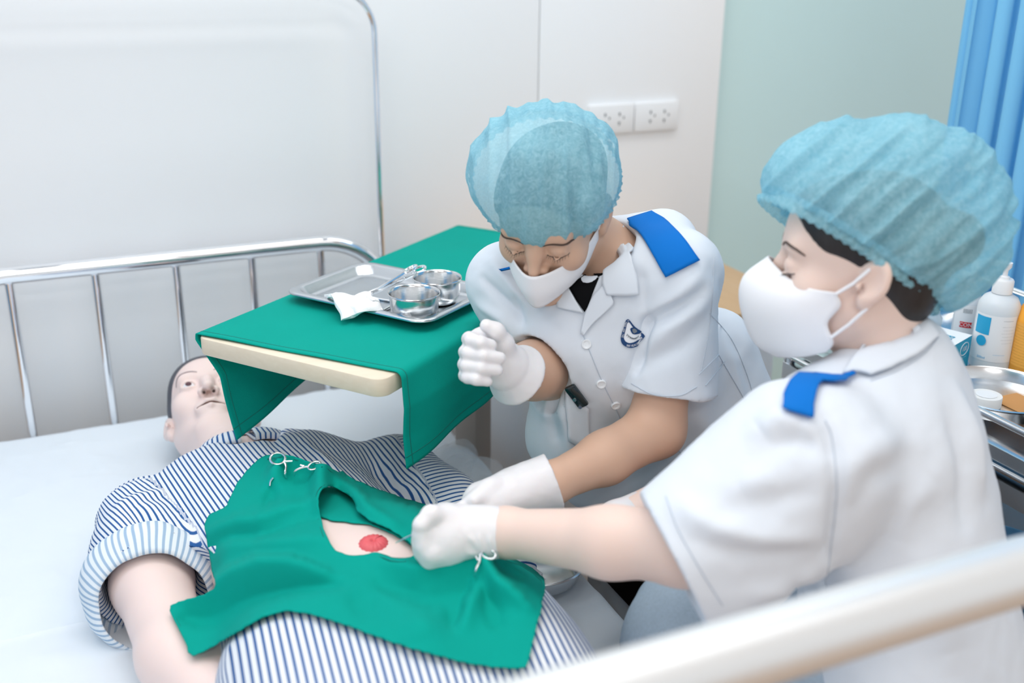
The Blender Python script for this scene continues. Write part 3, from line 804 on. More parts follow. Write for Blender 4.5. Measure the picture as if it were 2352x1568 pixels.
# ================================================================ green fenestrated drape over the manikin
class Relief:
    """height of everything on the bed, softened the way cloth spans hollows"""
    def __init__(s, bvhs, x0, x1, y0, y1, h, floor, soft):
        s.x0, s.y0, s.h = x0, y0, h; nx, ny = int((x1-x0)/h)+1, int((y1-y0)/h)+1
        Z = np.full((nx, ny), floor)
        dn = Vector((0, 0, -1))
        for i in range(nx):
            for j in range(ny):
                o = Vector((x0+i*h, y0+j*h, 1.0))
                for b in bvhs:
                    q = b.ray_cast(o, dn, .6)
                    if q[0] is not None and q[0].z > Z[i, j]: Z[i, j] = q[0].z
        s.raw = Z.copy(); A = Z.copy()
        for _ in range(soft):
            P = np.pad(A, 1, mode='edge'); A = (P[:-2, 1:-1]+P[2:, 1:-1]+P[1:-1, :-2]+P[1:-1, 2:]+4*A)/8; A = np.maximum(A, Z)
        for _ in range(4): P = np.pad(A, 1, mode='edge'); A = (P[:-2, 1:-1]+P[2:, 1:-1]+P[1:-1, :-2]+P[1:-1, 2:]+4*A)/8
        s.Z = A
    def samp(s, x, y, raw=False):
        Z = s.raw if raw else s.Z
        u = np.clip((np.asarray(x)-s.x0)/s.h, 0, Z.shape[0]-1.001); v = np.clip((np.asarray(y)-s.y0)/s.h, 0, Z.shape[1]-1.001)
        i = u.astype(int); j = v.astype(int); a = u-i; b = v-j
        return Z[i, j]*(1-a)*(1-b)+Z[i+1, j]*a*(1-b)+Z[i, j+1]*(1-a)*b+Z[i+1, j+1]*a*b
relief = Relief([man_bvh, shirt_bvh, bvh_of(PV, PQ)], -.05, .80, -1.55, -.45, .008, .512, 26)
def drop_on(px, off):
    """where the sight line through photo pixels meets the relief raised by off(x, y)"""
    px = np.asarray(px, float); R = FWD[None]+((px[:, 0]-IMW/2)/FPX)[:, None]*RIGHT-((px[:, 1]-IMH/2)/FPX)[:, None]*UP
    lo = np.full(len(px), 1.05); hi = np.full(len(px), 2.6); done = np.zeros(len(px), bool); t = lo.copy()
    for k in range(320):
        P = CAM+R*t[:, None]; g = P[:, 2]-(relief.samp(P[:, 0], P[:, 1])+off(P))
        new = (g < 0) & ~done; done |= new; t = np.where(done, t, t+.005)
    a = t-.005; b = t.copy()
    for k in range(12):
        m = (a+b)/2; P = CAM+R*m[:, None]; g = P[:, 2]-(relief.samp(P[:, 0], P[:, 1])+off(P)); b = np.where(g < 0, m, b); a = np.where(g < 0, a, m)
    return CAM+R*b[:, None]
def poly_dense(p, step): 
    out = []
    for i in range(len(p)):
        a = np.array(p[i], float); b = np.array(p[(i+1) % len(p)], float); n = max(1, int(np.linalg.norm(b-a)/step))
        out += [a+(b-a)*k/n for k in range(n)]
    return out
def inside(P, poly):
    x, y = P[:, 0], P[:, 1]; c = np.zeros(len(P), bool); n = len(poly)
    for i in range(n):
        x1, y1 = poly[i]; x2, y2 = poly[(i+1) % n]
        m = ((y1 > y) != (y2 > y)); c ^= m & (x < (x2-x1)*(y-y1)/(y2-y1+1e-12)+x1)
    return c
outline = [(612, 1045), (653, 1041), (692, 1050), (728, 1063), (750, 1064), (776, 1084), (784, 1080), (812, 1098), (870, 1122), (930, 1143), (990, 1163), (1060, 1205), (1110, 1245), (1145, 1272), (1200, 1290), (1252, 1330), (1250, 1370), (1240, 1420), (1225, 1480), (1208, 1536), (1150, 1536), (1080, 1527), (1000, 1508), (900, 1478), (820, 1448), (760, 1428), (700, 1411), (660, 1407), (625, 1413), (580, 1434), (520, 1470), (443, 1511), (425, 1480), (405, 1440), (389, 1410), (388, 1397), (396, 1386), (430, 1372), (492, 1351), (486, 1310), (477, 1255), (470, 1215), (472, 1192), (488, 1176), (520, 1160), (540, 1115), (565, 1080), (590, 1055)]
skin_edge = [(745, 1188), (800, 1200), (850, 1205), (901, 1226), (940, 1252), (956, 1272)]
hole = [(739, 1186), (735, 1160), (735, 1140), (741, 1126), (755, 1121), (775, 1125), (803, 1141), (814, 1160), (820, 1176), (850, 1199), (901, 1222), (940, 1250), (956, 1272), (930, 1280), (901, 1279), (866, 1267), (835, 1272), (811, 1275), (785, 1269), (768, 1256), (750, 1226)]
flap = [(726, 1130), (741, 1118), (775, 1118), (812, 1138), (824, 1160), (832, 1176), (860, 1196), (905, 1216), (950, 1250), (962, 1268), (940, 1253), (901, 1229), (850, 1208), (800, 1203), (735, 1190)]
def wpts(l): return drop_on(l, lambda P: 0*P[:, 0]+.004)
DF = [([(630, 1122), (640, 1098), (660, 1086), (690, 1083), (722, 1096), (742, 1112), (738, 1140), (742, 1180)], .022, .017), ([(752, 1118), (790, 1130), (815, 1155), (850, 1192), (905, 1216)], .010, .012),
      ([(625, 1128), (624, 1150), (616, 1175)], -.010, .010), ([(748, 1063), (735, 1080), (772, 1108)], .013, .010), ([(783, 1080), (800, 1110)], -.012, .008), ([(812, 1098), (830, 1120)], .006, .008),
      ([(560, 1195), (640, 1180), (730, 1165)], .006, .018), ([(480, 1268), (600, 1238), (738, 1194)], -.012, .010), ([(476, 1245), (600, 1214), (732, 1174)], .009, .012), ([(500, 1290), (640, 1265), (760, 1255)], .006, .018),
      ([(405, 1393), (520, 1370), (640, 1340), (740, 1338)], .020, .016), ([(430, 1424), (560, 1394), (680, 1362), (752, 1356)], -.020, .012), ([(630, 1376), (720, 1354), (778, 1352)], -.016, .010),
      ([(880, 1310), (960, 1340), (1050, 1328), (1108, 1310)], .014, .018), ([(880, 1350), (980, 1385), (1060, 1370)], -.010, .018), ([(1108, 1310), (1120, 1340), (1150, 1380), (1210, 1410)], .016, .012), ([(1108, 1312), (1085, 1380), (1065, 1450)], .009, .014),
      ([(1105, 1285), (1140, 1300), (1180, 1325)], -.016, .014), ([(1092, 1345), (1050, 1400), (1040, 1440)], -.009, .014), ([(1120, 1360), (1140, 1440)], -.009, .014),
      ([(820, 1360), (850, 1420)], -.006, .025), ([(960, 1430), (980, 1490)], .006, .03)]
ridges = [(wpts(p)[:, :2], a, w) for p, a, w in DF]
def drape_off(P):
    o = np.full(len(P), .0105)
    for pts, amp, wid in ridges:
        best = np.full(len(P), 9.); tt = np.zeros(len(P)); n = len(pts)-1
        for i in range(n):
            a, b = pts[i], pts[i+1]; ba = b-a; t = np.clip(((P[:, :2]-a)@ba)/(ba@ba), 0, 1); d = np.linalg.norm(P[:, :2]-a-t[:, None]*ba, axis=1)
            m = d < best; best[m] = d[m]; tt[m] = (i+t[m])/n
        o = o+2.0*amp*np.exp(-(best/(.78*wid))**2)*np.sin(np.clip(tt*.84+.08, 0, 1)*pi)**.6
    o = o+.0016*fbm(np.concatenate([P[:, :2], 0*P[:, :1]], 1), 13, 6)
    return np.maximum(o, .0025)
def cloth_from_outline(name, outline, hole, step, off, matl, lift_edge=None):
    ob_ = poly_dense([p for p in spline([np.array(q, float) for q in outline], 2, True)], step); hb_ = poly_dense(spline([np.array(q, float) for q in hole], 3, True), step) if hole else []
    xs = np.arange(min(p[0] for p in ob_), max(p[0] for p in ob_), step); ys = np.arange(min(p[1] for p in ob_), max(p[1] for p in ob_), step)
    G = np.array([(x+(step/2 if k % 2 else 0), y) for k, y in enumerate(ys) for x in xs])
    m = inside(G, ob_)
    if hole: m &= ~inside(G, hb_)
    G = G[m]; B = np.array(ob_+hb_)
    dmin = np.array([np.min((B[:, 0]-g[0])**2+(B[:, 1]-g[1])**2) for g in G]); G = G[dmin > (.5*step)**2]
    allp = [Vector(p) for p in B.tolist()+G.tolist()]
    n0, n1 = len(ob_), len(hb_)
    edges = [(i, (i+1) % n0) for i in range(n0)]+[(n0+i, n0+(i+1) % n1) for i in range(n1)]
    vs, es, fs, *_ = delaunay_2d_cdt(allp, edges, [], 0, 1e-4)
    V2 = np.array([(v.x, v.y) for v in vs]); F = np.array([f for f in fs if len(f) == 3])
    c = V2[F].mean(1); k = inside(c, ob_)
    if hole: k &= ~inside(c, hb_)
    F = F[k]; P = drop_on(V2, off)
    # keep the cloth taut where the sight line skims past an edge
    for _ in range(2): P = lap(P, F, .4)
    n = np.cross(P[F[:, 1]]-P[F[:, 0]], P[F[:, 2]]-P[F[:, 0]])
    if n[:, 2].mean() < 0: F = F[:, ::-1]
    return mesh_obj(name, P, F, matl), P, F
drape, DV, DFc = cloth_from_outline('surgical_drape', outline, hole, 7., drape_off, M_green)
fl_o, FV, FF = cloth_from_outline('inner_fold', flap, None, 7., lambda P: 0*P[:, 0]+.0030, M_green); attach(fl_o, drape); thicken(fl_o, .0012, 1.)
for nm, pl in (('hem', outline), ('hem', hole)):
    cc = np.mean(np.array(pl), 0); pd = np.array(poly_dense(spline([np.array(q, float) for q in pl], 2, True), 12.)); t_ = np.roll(pd, -1, 0)-np.roll(pd, 1, 0); t_ /= np.linalg.norm(t_, axis=1)[:, None]; nn_ = np.stack([-t_[:, 1], t_[:, 0]], 1)
    ar = np.sum(pd[:, 0]*np.roll(pd[:, 1], -1)-np.roll(pd[:, 0], -1)*pd[:, 1]); sg = (1 if ar > 0 else -1)*(1 if pl is outline else -1)
    q = pd+nn_*sg*9.
    hp = drop_on(q, lambda P: drape_off(P)+.0008); MB().tube(hp, .0007, 5, closed=True).build('hem', M_hem, drape)
thicken(drape, .0016, 1.); tag(drape, 'green fenestrated surgical drape with an open window over the striped manikin', 'drape')
drape_bvh = bvh_of(DV, DFc)
# stoma on the belly
M_stoma = mat('stoma_red', srgb(226, 96, 104), .35, sss=.1, var=.12, vscale=40)
sc, sn = cast(man_bvh, 858, 1246)
ref = Vector(sn).to_track_quat('Z', 'Y').to_matrix().to_4x4()
V = []; nr, na = 10, 60
for i in range(nr+1):
    r = .0215*i/nr
    for j in range(na):
        a = 2*pi*j/na; z = .0075*(1-(i/nr)**4)+.0008*sin(a*17)*(i/nr)-.004*math.exp(-(r/.003)**2)-.002
        V.append(Vector(sc)+ref @ Vector((r*cos(a)*1.05, r*sin(a)*.95, z)))
mesh_obj('stoma', [tuple(v) for v in V], grid_faces(nr+1, na)+[(i*na+na-1, i*na, (i+1)*na, (i+1)*na+na-1) for i in range(nr)], M_stoma, man)['label'] = 'red rubber stoma disc'
# ================================================================ nurses: shared materials and helpers
M_skinA = mat('skin_tan', srgb(214, 176, 152), .48, sss=.12, var=.04, vscale=8)
M_skinB = mat('skin_fair', srgb(234, 208, 196), .48, sss=.14, var=.03, vscale=8)
M_hair = mat('black_hair', srgb(40, 38, 40), .45, var=.4, vscale=120, stretch=(1, 1, .1))
M_brow2 = mat('brow_hair', srgb(84, 70, 64), .8)
M_glove = mat('latex_glove', srgb(236, 234, 236), .42, sss=.15, alpha=.96, bump=.08, bscale=160)
M_mask = mat('mask_fleece', srgb(242, 243, 247), .85, bump=.12, bscale=900, spec=.15)
M_blue = mat('royal_blue_cotton', srgb(4, 112, 200), .75, bump=.1, bscale=900, spec=.2)
M_black = mat('black_cotton', srgb(10, 11, 14), .85, spec=.15)
M_denim = mat('denim', srgb(166, 184, 200), .9, bump=.35, bscale=1500, var=.16, vscale=260, spec=.1)
M_button = mat('pearl_button', srgb(236, 240, 244), .3)
def cap_mat():
    m = bpy.data.materials.new('nonwoven_cap'); m.use_nodes = True; t = NT(m); b = t.n['Principled BSDF']; out = t.n['Material Output']
    b.inputs['Roughness'].default_value = .8; b.inputs['Specular IOR Level'].default_value = .15
    tc = t.new('ShaderNodeTexCoord')
    n1 = t.new('ShaderNodeTexNoise', Scale=130., Detail=5., Distortion=1.5); t.link(tc.outputs['Object'], n1.inputs['Vector'])
    n2 = t.new('ShaderNodeTexNoise', Scale=14., Detail=3.); t.link(tc.outputs['Object'], n2.inputs['Vector'])
    mx = t.new('ShaderNodeMix', data_type='RGBA'); mx.inputs[6].default_value = srgb(132, 210, 232); mx.inputs[7].default_value = srgb(196, 236, 246); t.link(n1.outputs[0], mx.inputs[0]); t.link(mx.outputs[2], b.inputs['Base Color'])
    tr = t.new('ShaderNodeBsdfTransparent'); tr.inputs[0].default_value = (.80, .95, 1, 1)
    tl = t.new('ShaderNodeBsdfTranslucent'); tl.inputs[0].default_value = srgb(130, 212, 236)
    a1 = t.new('ShaderNodeMixShader'); a1.inputs[0].default_value = .30; t.link(b.outputs[0], a1.inputs[1]); t.link(tl.outputs[0], a1.inputs[2])
    ad = t.new('ShaderNodeMath', operation='ADD'); t.link(n1.outputs[0], ad.inputs[0]); t.link(n2.outputs[0], ad.inputs[1])
    mr = t.new('ShaderNodeMapRange'); mr.inputs[1].default_value = .7; mr.inputs[2].default_value = 1.3; mr.inputs[3].default_value = .56; mr.inputs[4].default_value = .84; t.link(ad.outputs[0], mr.inputs[0])
    a2 = t.new('ShaderNodeMixShader'); t.link(mr.outputs[0], a2.inputs[0]); t.link(tr.outputs[0], a2.inputs[1]); t.link(a1.outputs[0], a2.inputs[2])
    t.link(a2.outputs[0], out.inputs['Surface'])
    bp = t.new('ShaderNodeBump', Strength=.3, Distance=.002); t.link(n1.outputs[0], bp.inputs['Height']); t.link(bp.outputs[0], b.inputs['Normal'])
    return m
M_cap = cap_mat()
def fpx(bvh, pts, amp, wid):
    out = []
    for p in pts:
        h, n = cast(bvh, *p)
        if h is not None: out.append(h)
    return (out, amp, wid) if len(out) > 1 else None
def crease(V, Q, lst, seed=1, fine=.0022, k=1.0):
    b = bvh_of(V, Q); L = [q for q in (fpx(b, p, a*k, w) for p, a, w in lst) if q]
    N = normals(V, Q); V = folds(V, N, L); N = normals(V, Q)
    V = V+N*(fine*fbm(V*np.array([1., 1., .7]), 13, seed)+fine*.4*fbm(V, 36, seed+3))[:, None]
    return V, bvh_of(V, Q)
def line_on(name, bvh, pts, r, m, parent, off=.0006, n=6):
    P = []
    for p in spline([np.array(q, float) for q in pts], n):
        h, nr = cast(bvh, *p)
        if h is not None: P.append(h+nr*off)
    if len(P) < 2: return None
    return MB().tube(P, r, 6).build(name, m, parent)
def button_on(bvh, px, r, parent, name='button', m=None):
    h, n = cast(bvh, *px)
    if h is None: return
    Mx = Vector(n).to_track_quat('Z', 'Y').to_matrix().to_4x4()
    o = MB().lathe([(.0001, .0006), (r*.55, .0008), (r*.62, .0016), (r*.9, .0022), (r, .0014), (r, -.002)], h+n*.001, 24, M=Mx).build(name, m or M_button, parent)
    return o
def place(rows, M, C, k): return [[np.asarray(C)+M@(np.array(p)*k) for p in r] for r in rows]
def sheet_rows(name, rows, m, parent, su=5, sv=5, thick=.0016):
    R = [spline(r, sv) for r in rows]; nv = len(R[0]); A = np.array(R); B = np.array(spline([a for a in A], su))
    o = mesh_obj(name, B.reshape(-1, 3), np.array(grid_faces(len(B), nv)), m, parent); thicken(o, thick, 0); return o
def capm(name, parent, C, M, k, blobs, cutc, cutn, wr_dir, wr_amp, seed, h=.003):
    """bouffant cap: gathered shell cut along its elastic rim, plus the scalloped ruffle"""
    cs = [b[0] for b in blobs]; lo = np.min([c-max(r) for c, r in blobs], 0)-.03; hi = np.max([c+max(r) for c, r in blobs], 0)+.03
    s = SDF(lo, hi, h)
    for c, r in blobs: s.ell(c, r, M, .05)
    full = s.mesh(1); fb = bvh_of(*full)
    V, Q = full; N = normals(V, Q)
    cutn = np.asarray(cutn)/np.linalg.norm(cutn); dist = (V-cutc)@(-cutn)
    # gathers run up from the rim and fade towards the crown, across a wandering phase
    w = np.asarray(wr_dir, float); w /= np.linalg.norm(w); ph = (V@w)
    g1 = np.abs(fbm(np.stack([ph*38, V@np.cross(w, cutn)*6, V@cutn*6], 1), 1., seed, 2)); g2 = np.abs(fbm(np.stack([ph*75, V@np.cross(w, cutn)*14, V@cutn*14], 1), 1., seed+5, 2))
    V = V+N*(wr_amp*(.5-1.6*g1)+wr_amp*.45*(.4-g2)+.004*fbm(V, 11, seed))[:, None]
    # pull in to the head at the rim
    q = np.exp(-np.clip(dist, 0, 1)/.016); ctr = V.mean(0)
    keep = dist[Q].min(1) > -.002
    V = V-N*(.006*q)[:, None]
    o = mesh_obj(name, V, Q[keep], M_cap, parent)
    ax = np.cross(cutn, [.3, .2, 1.]); ax /= np.linalg.norm(ax); ay = np.cross(cutn, ax); L = []
    for i in range(180):
        a = 2*pi*i/180; d = ax*cos(a)+ay*sin(a); c0 = np.asarray(cutc)
        hit = fb.ray_cast(Vector(c0+d*.35), Vector(-d), .5)
        if hit[0] is not None: L.append((np.array(hit[0])-d*.009, d))
    R = []; n = len(L)
    for i, (p, d) in enumerate(L):
        sc = sin(i/n*2*pi*52); 
        for j, (up, out) in enumerate([(-.011, .0005), (-.006, .0035), (0, .0005), (.005, .0035), (.010, .003)]):
            e = out+.0022*sc*(1 if j != 2 else .3)
            R.append(p+d*e+(-cutn)*(up+.0012*sc*(j == 0)))
    o2 = mesh_obj('elastic_ruffle', R, np.array(grid_faces(n, 5, True)), M_cap, o)
    return o
def finger(s, pts, r, k=.004):
    s.chain(pts, r, k)

# ================================================================ standing nurse bending over the bed
nA = empty('person', (.97, -.90, 0), 'person standing bent over the bed in white short-sleeved tunic with university emblem and blue cap', 'person')
HA_C = at(1268, 490, 1.625); HA_M = frame(cdir(-.30, -.72, .63), cdir(-.12, .66, .74)); KA = 1.0
A_N = at(1410, 600, 1.71); A_SL = at(1556, 632, 1.66); A_SR = at(1165, 650, 1.77)
A_EL = at(1508, 985, 1.69); A_WL = at(1262, 1112, 1.57); A_ER = at(1262, 850, 1.745); A_WR = at(1180, 848, 1.62)
A_CH = at(1385, 770, 1.74); A_W = at(1490, 900, 1.84); A_HP = at(1570, 1060, 1.92)
A_FR = cdir(-.42, -.30, .80)                                     # the way her chest faces
def bodyA():
    s = SDF(at(1280, 800, 1.70)-np.array([.40, .40, .42]), at(1280, 800, 1.70)+np.array([.38, .40, .46]), .0028)
    add_head(s, HA_C, HA_M, KA, neck=A_N-A_FR*.02, eye_open=False, ears=(-1, 1), ns=.84)
    s.cone(A_CH-A_FR*.03, A_W-A_FR*.03, .10, .09, .04); s.cone(A_SR, A_SL, .04, .04, .04)
    s.chain([A_SL, A_EL], [.045, .043], .02); s.chain([A_EL, (A_EL+A_WL)/2+np.array([0, 0, -.004]), A_WL, at(1200, 1135, 1.565)], [.043, .038, .0285, .026], .02)
    s.chain([A_SR, A_ER], [.044, .043], .02); s.chain([A_ER, at(1225, 850, 1.69), A_WR, at(1150, 830, 1.59)], [.046, .044, .031, .024], .02)
    return s.mesh(1)
AV, AQ = bodyA(); mesh_obj('body', AV, AQ, M_skinA, nA); A_bvh = bvh_of(AV, AQ)
def bunA(s, L): s.ell(L(0, -.085, .04), (.06, .05, .05), HA_M, .03)
hair_mesh(HA_C, HA_M, KA, 'hair', M_hair, nA, lift=.0048, extra=bunA, carve=((0, .092, -.026), (.083, .082, .108)))
capm('bouffant_cap', nA, HA_C, HA_M, KA, [(at(1258, 404, 1.615), np.array([.112, .098, .106])), (at(1240, 400, 1.67), np.array([.106, .10, .098])), (HA_C+HA_M@np.array([0, .008, .058]), np.array([.089, .091, .078]))],
     at(1268, 436, 1.61), -(HA_M@np.array([0, .30, .95])), RIGHT, .0075, 11)
# brows, lashes
def brow(C, M, k, e, bvh, parent, r=.0024, z=.031):
    pts = spline([(e*.013, .090, z-.003), (e*.030, .088, z+.003), (e*.046, .078, z), (e*.054, .069, z-.006)], 6)
    bp = [nearest(bvh, C+M@(np.array(p)*k)) for p in pts]
    MB().tube([p+n*.0001 for p, n in bp], [r*(.45+.75*sin(pi*(i+1)/(len(bp)+2))) for i in range(len(bp))], 6, flat=.5).build('eyebrow', M_brow2, parent)
def lashes(C, M, k, e, bvh, parent):
    b = MB(); pts = spline([(e*.049, .079, .000), (e*.041, .088, -.004), (e*.0325, .0925, -.0052), (e*.024, .090, -.004), (e*.017, .085, -.001)], 5)
    P = [nearest(bvh, C+M@(np.array(p)*k))[0] for p in pts]; b.tube(P, .0007, 5)
    for i in range(1, len(P)-1, 2): 
        d = M@np.array([e*.25*(1 if i < 10 else -.2), .75, -.62]); b.tube([P[i], P[i]+d*.003, P[i]+d*.0055+M@np.array([0, .001, .001])], [.0003, .0002, .0001], 4)
    b.build('eyelashes', M_hair, parent)['kind'] = 'stuff'
for e in (-1, 1): brow(HA_C, HA_M, KA, e, A_bvh, nA, .0030, .0225); lashes(HA_C, HA_M, KA, e, A_bvh, nA)
# mask worn low on the nose
rowsA = [[(-.072, .006, -.014), (-.058, .050, -.024), (-.028, .096, -.024), (0, .1165, -.022), (.028, .096, -.024), (.058, .050, -.024), (.072, .006, -.014)],
         [(-.071, .006, -.034), (-.058, .056, -.048), (-.030, .100, -.056), (0, .121, -.056), (.030, .100, -.056), (.058, .056, -.048), (.071, .006, -.034)],
         [(-.068, .004, -.046), (-.055, .054, -.066), (-.027, .092, -.082), (0, .114, -.088), (.027, .092, -.082), (.055, .054, -.066), (.068, .004, -.046)]]
mk = sheet_rows('face_mask', place(rowsA, HA_M, HA_C, KA), M_mask, nA, 6, 5)
for e in (-1, 1):
    MB().tube(place([[(e*.072, .006, -.016), (e*.078, -.004, .004), (e*.083, -.012, .024)]], HA_M, HA_C, KA)[0], .0013, 6).build('ear_loop', M_mask, mk)
    MB().tube(place([[(e*.068, .004, -.050), (e*.076, -.010, -.030), (e*.081, -.024, -.006)]], HA_M, HA_C, KA)[0], .0013, 6).build('ear_loop', M_mask, mk)

# tunic
def tunicA():
    c = at(1450, 830, 1.78); s = SDF(c-np.array([.42, .42, .40]), c+np.array([.40, .42, .36]), .0036)
    s.cone(A_CH, A_W, .132, .128, .05, fl=A_FR, fr=.74); s.cone(A_W, A_HP, .128, .168, .05, fl=A_FR, fr=.8); s.cone(A_HP, A_HP+np.array([.02, 0, -.16]), .168, .175, .05, fl=A_FR, fr=.8)
    s.cone(A_SR, A_SL, .058, .064, .06); s.ell((A_SL+A_SR)/2+np.array([.03, .03, -.005]), (.11, .11, .085), None, .06)
    s.cone(A_N+np.array([.03, .02, -.015]), at(1525, 560, 1.74), .062, .056, .05)
    s.cone(A_SL, at(1560, 700, 1.69), .062, .062, .035)
    s.cone(A_SR, at(1230, 770, 1.765), .064, .070, .03)
    # front of the tunic hanging free
    s.cone(at(1300, 790, 1.70), at(1310, 1000, 1.80), .050, .062, .05); s.cone(at(1310, 1000, 1.80), at(1360, 1090, 1.86), .062, .060, .05)
    s.cone(at(1640, 800, 1.84), at(1690, 1010, 1.92), .07, .09, .05)
    # openings: neck, left sleeve, right sleeve
    s.cone(A_N+A_FR*.0, at(1372, 560, 1.66), .046, .058, .012, 'sub')
    d2 = at(1262, 850, 1.745)-A_SR; d2 /= np.linalg.norm(d2); hc2 = at(1225, 785, 1.765)
    return s, hc2, d2
sA, hc2, d2 = tunicA()
sA.ell(at(1200, 880, 1.68), (.075, .075, .075), None, .0, 'sub')
TAV, TAQ = sA.mesh(1)
def sleeveA():
    c = at(1545, 780, 1.70); s = SDF(c-.19, c+.19, .0034)
    s.cone(A_SL, at(1524, 905, 1.70), .062, .080, .03); s.cone(at(1560, 700, 1.70), at(1556, 900, 1.72), .050, .056, .03); s.ell(A_SL+np.array([.0, 0, .003]), (.062, .062, .062), None, .03)
    d = A_EL-A_SL; d /= np.linalg.norm(d); hc = at(1524, 895, 1.70)
    s.plane(hc, d+cdir(0, -.25, 0)*.0); s.cone(hc-d*.03, hc+d*.05, .058, .070, .004, 'sub'); s.cone(A_SL+d*.06, hc-d*.03, .04, .058, .01, 'sub')
    return s.mesh(1)
sv, sq = sleeveA(); TAQ = np.concatenate([TAQ, sq+len(TAV)]); TAV = np.concatenate([TAV, sv])
TAV, TA_bvh = crease(TAV, TAQ, [
    ([(1110, 640), (1160, 690), (1200, 740)], -.010, .008), ([(1100, 700), (1150, 730), (1210, 780)], .008, .010), ([(1130, 600), (1180, 660), (1215, 700)], .008, .010),
    ([(1185, 690), (1230, 780), (1300, 860)], -.012, .008), ([(1490, 720), (1540, 690), (1600, 640)], .009, .012), ([(1485, 745), (1540, 715), (1610, 670)], -.012, .010),
    ([(1480, 800), (1550, 745), (1620, 690)], .010, .014), ([(1470, 840), (1560, 800), (1625, 730)], -.007, .014), ([(1490, 735), (1478, 790), (1460, 850)], -.014, .008),
    ([(1640, 620), (1660, 700), (1690, 800)], -.008, .014), ([(1330, 800), (1370, 880), (1400, 950)], .004, .02), ([(1440, 560), (1470, 640), (1480, 720)], -.006, .012),
    ([(1600, 900), (1620, 980), (1640, 1060)], .008, .02), ([(1280, 850), (1270, 930), (1275, 1000)], -.010, .010), ([(1300, 900), (1295, 960), (1310, 1040)], .008, .010), ([(1260, 880), (1255, 960)], .006, .008),
    ([(1660, 780), (1690, 880), (1720, 980)], .008, .016)], 4)
tunA = mesh_obj('tunic', TAV, TAQ, M_white_cloth, nA)
# undershirt in the V of the collar, then collar and lapels
patch('undershirt', TA_bvh, [[(1305, 655), (1345, 630), (1392, 585)], [(1325, 690), (1352, 665), (1388, 610)], [(1343, 716), (1352, 700), (1366, 660)]], 12, 12, .0015, M_black, nA, .001)
patch('collar', TA_bvh, [[(1388, 570), (1400, 530), (1440, 515)], [(1392, 610), (1420, 590), (1452, 585)], [(1385, 650), (1420, 640), (1462, 640)], [(1394, 676), (1430, 678), (1465, 677)]], 16, 14, .0075, M_white_cloth, tunA, .003, .003)
patch('lapel', TA_bvh, [[(1386, 655), (1400, 670), (1410, 690)], [(1362, 680), (1385, 695), (1409, 698)], [(1344, 722), (1352, 735), (1360, 744)], [(1334, 765), (1337, 767), (1340, 770)]], 14, 10, .005, M_white_cloth, tunA, .003)
patch('lapel', TA_bvh, [[(1290, 668), (1300, 662), (1308, 660)], [(1284, 690), (1300, 690), (1325, 690)], [(1282, 705), (1310, 712), (1342, 718)]], 10, 10, .005, M_white_cloth, tunA, .003)
patch('shoulder_flap', TA_bvh, [[(1497, 491), (1530, 512), (1570, 552), (1604, 600)], [(1441, 508), (1474, 545), (1503, 590), (1530, 637)]], 14, 22, .005, M_blue, tunA, .0022)['label'] = 'bright blue shoulder flap'
patch('shoulder_flap', TA_bvh, [[(1108, 530), (1128, 530), (1148, 540)], [(1108, 550), (1116, 552), (1126, 556)], [(1112, 566), (1114, 566), (1117, 562)]], 8, 8, .005, M_blue, tunA, .0022)['label'] = 'bright blue shoulder flap'
for p in ((1347, 790), (1381, 881), (1414, 930)): button_on(TA_bvh, p, .0075, tunA)
M_seam = mat('seam_thread', srgb(196, 206, 218), .8)
for pts in ([(1340, 770), (1352, 800), (1385, 880), (1420, 950), (1432, 990)], [(1640, 590), (1636, 680), (1628, 760), (1610, 850)], [(1450, 880), (1500, 905), (1560, 908), (1600, 888)], [(1630, 720), (1680, 780), (1715, 860), (1735, 930)], [(1605, 860), (1650, 815)], [(1620, 885), (1665, 830)], [(1650, 815), (1700, 900), (1728, 958)], [(1728, 958), (1715, 1000), (1600, 1070)], [(1600, 1070), (1590, 1070), (1530, 1000)]):
    line_on('seam', TA_bvh, pts, .0008, M_seam, tunA)
# hip pocket with a phone in it
patch('pocket', TA_bvh, [[(1302, 900), (1325, 918), (1352, 935)], [(1300, 950), (1330, 965), (1352, 980)], [(1305, 1010), (1330, 1025), (1355, 1035)]], 10, 10, .004, M_white_cloth, tunA, .002)
M_phone = mat('phone_black', srgb(22, 40, 46), .12, coat=.5)
hp_, np_ = cast(TA_bvh, 1322, 900)
ph = empty('mobile_phone', hp_, 'dark glossy phone sticking out of the standing nurse tunic pocket', 'phone')
pu = at(1312, 872, 1.70)-at(1338, 925, 1.70); pu /= np.linalg.norm(pu); Mp = frame(np_, pu); Mp4 = Matrix([[*Mp[i], (hp_+np_*.006)[i]] for i in range(3)]+[[0, 0, 0, 1]])
MB().box((-.0095, -.004, -.026), (.0095, .004, .018), M=Mp4, bev=.0035).build('phone_body', M_phone, ph)
for z in (-.006, -.022): MB().lathe([(.0001, .001), (.003, .001), (.0032, 0)], (0, 0, 0), 14, M=Mp4 @ Matrix.Translation((.0045, .0042, z)) @ Matrix.Rotation(-pi/2, 4, 'X')).build('lens', M_steel, ph)

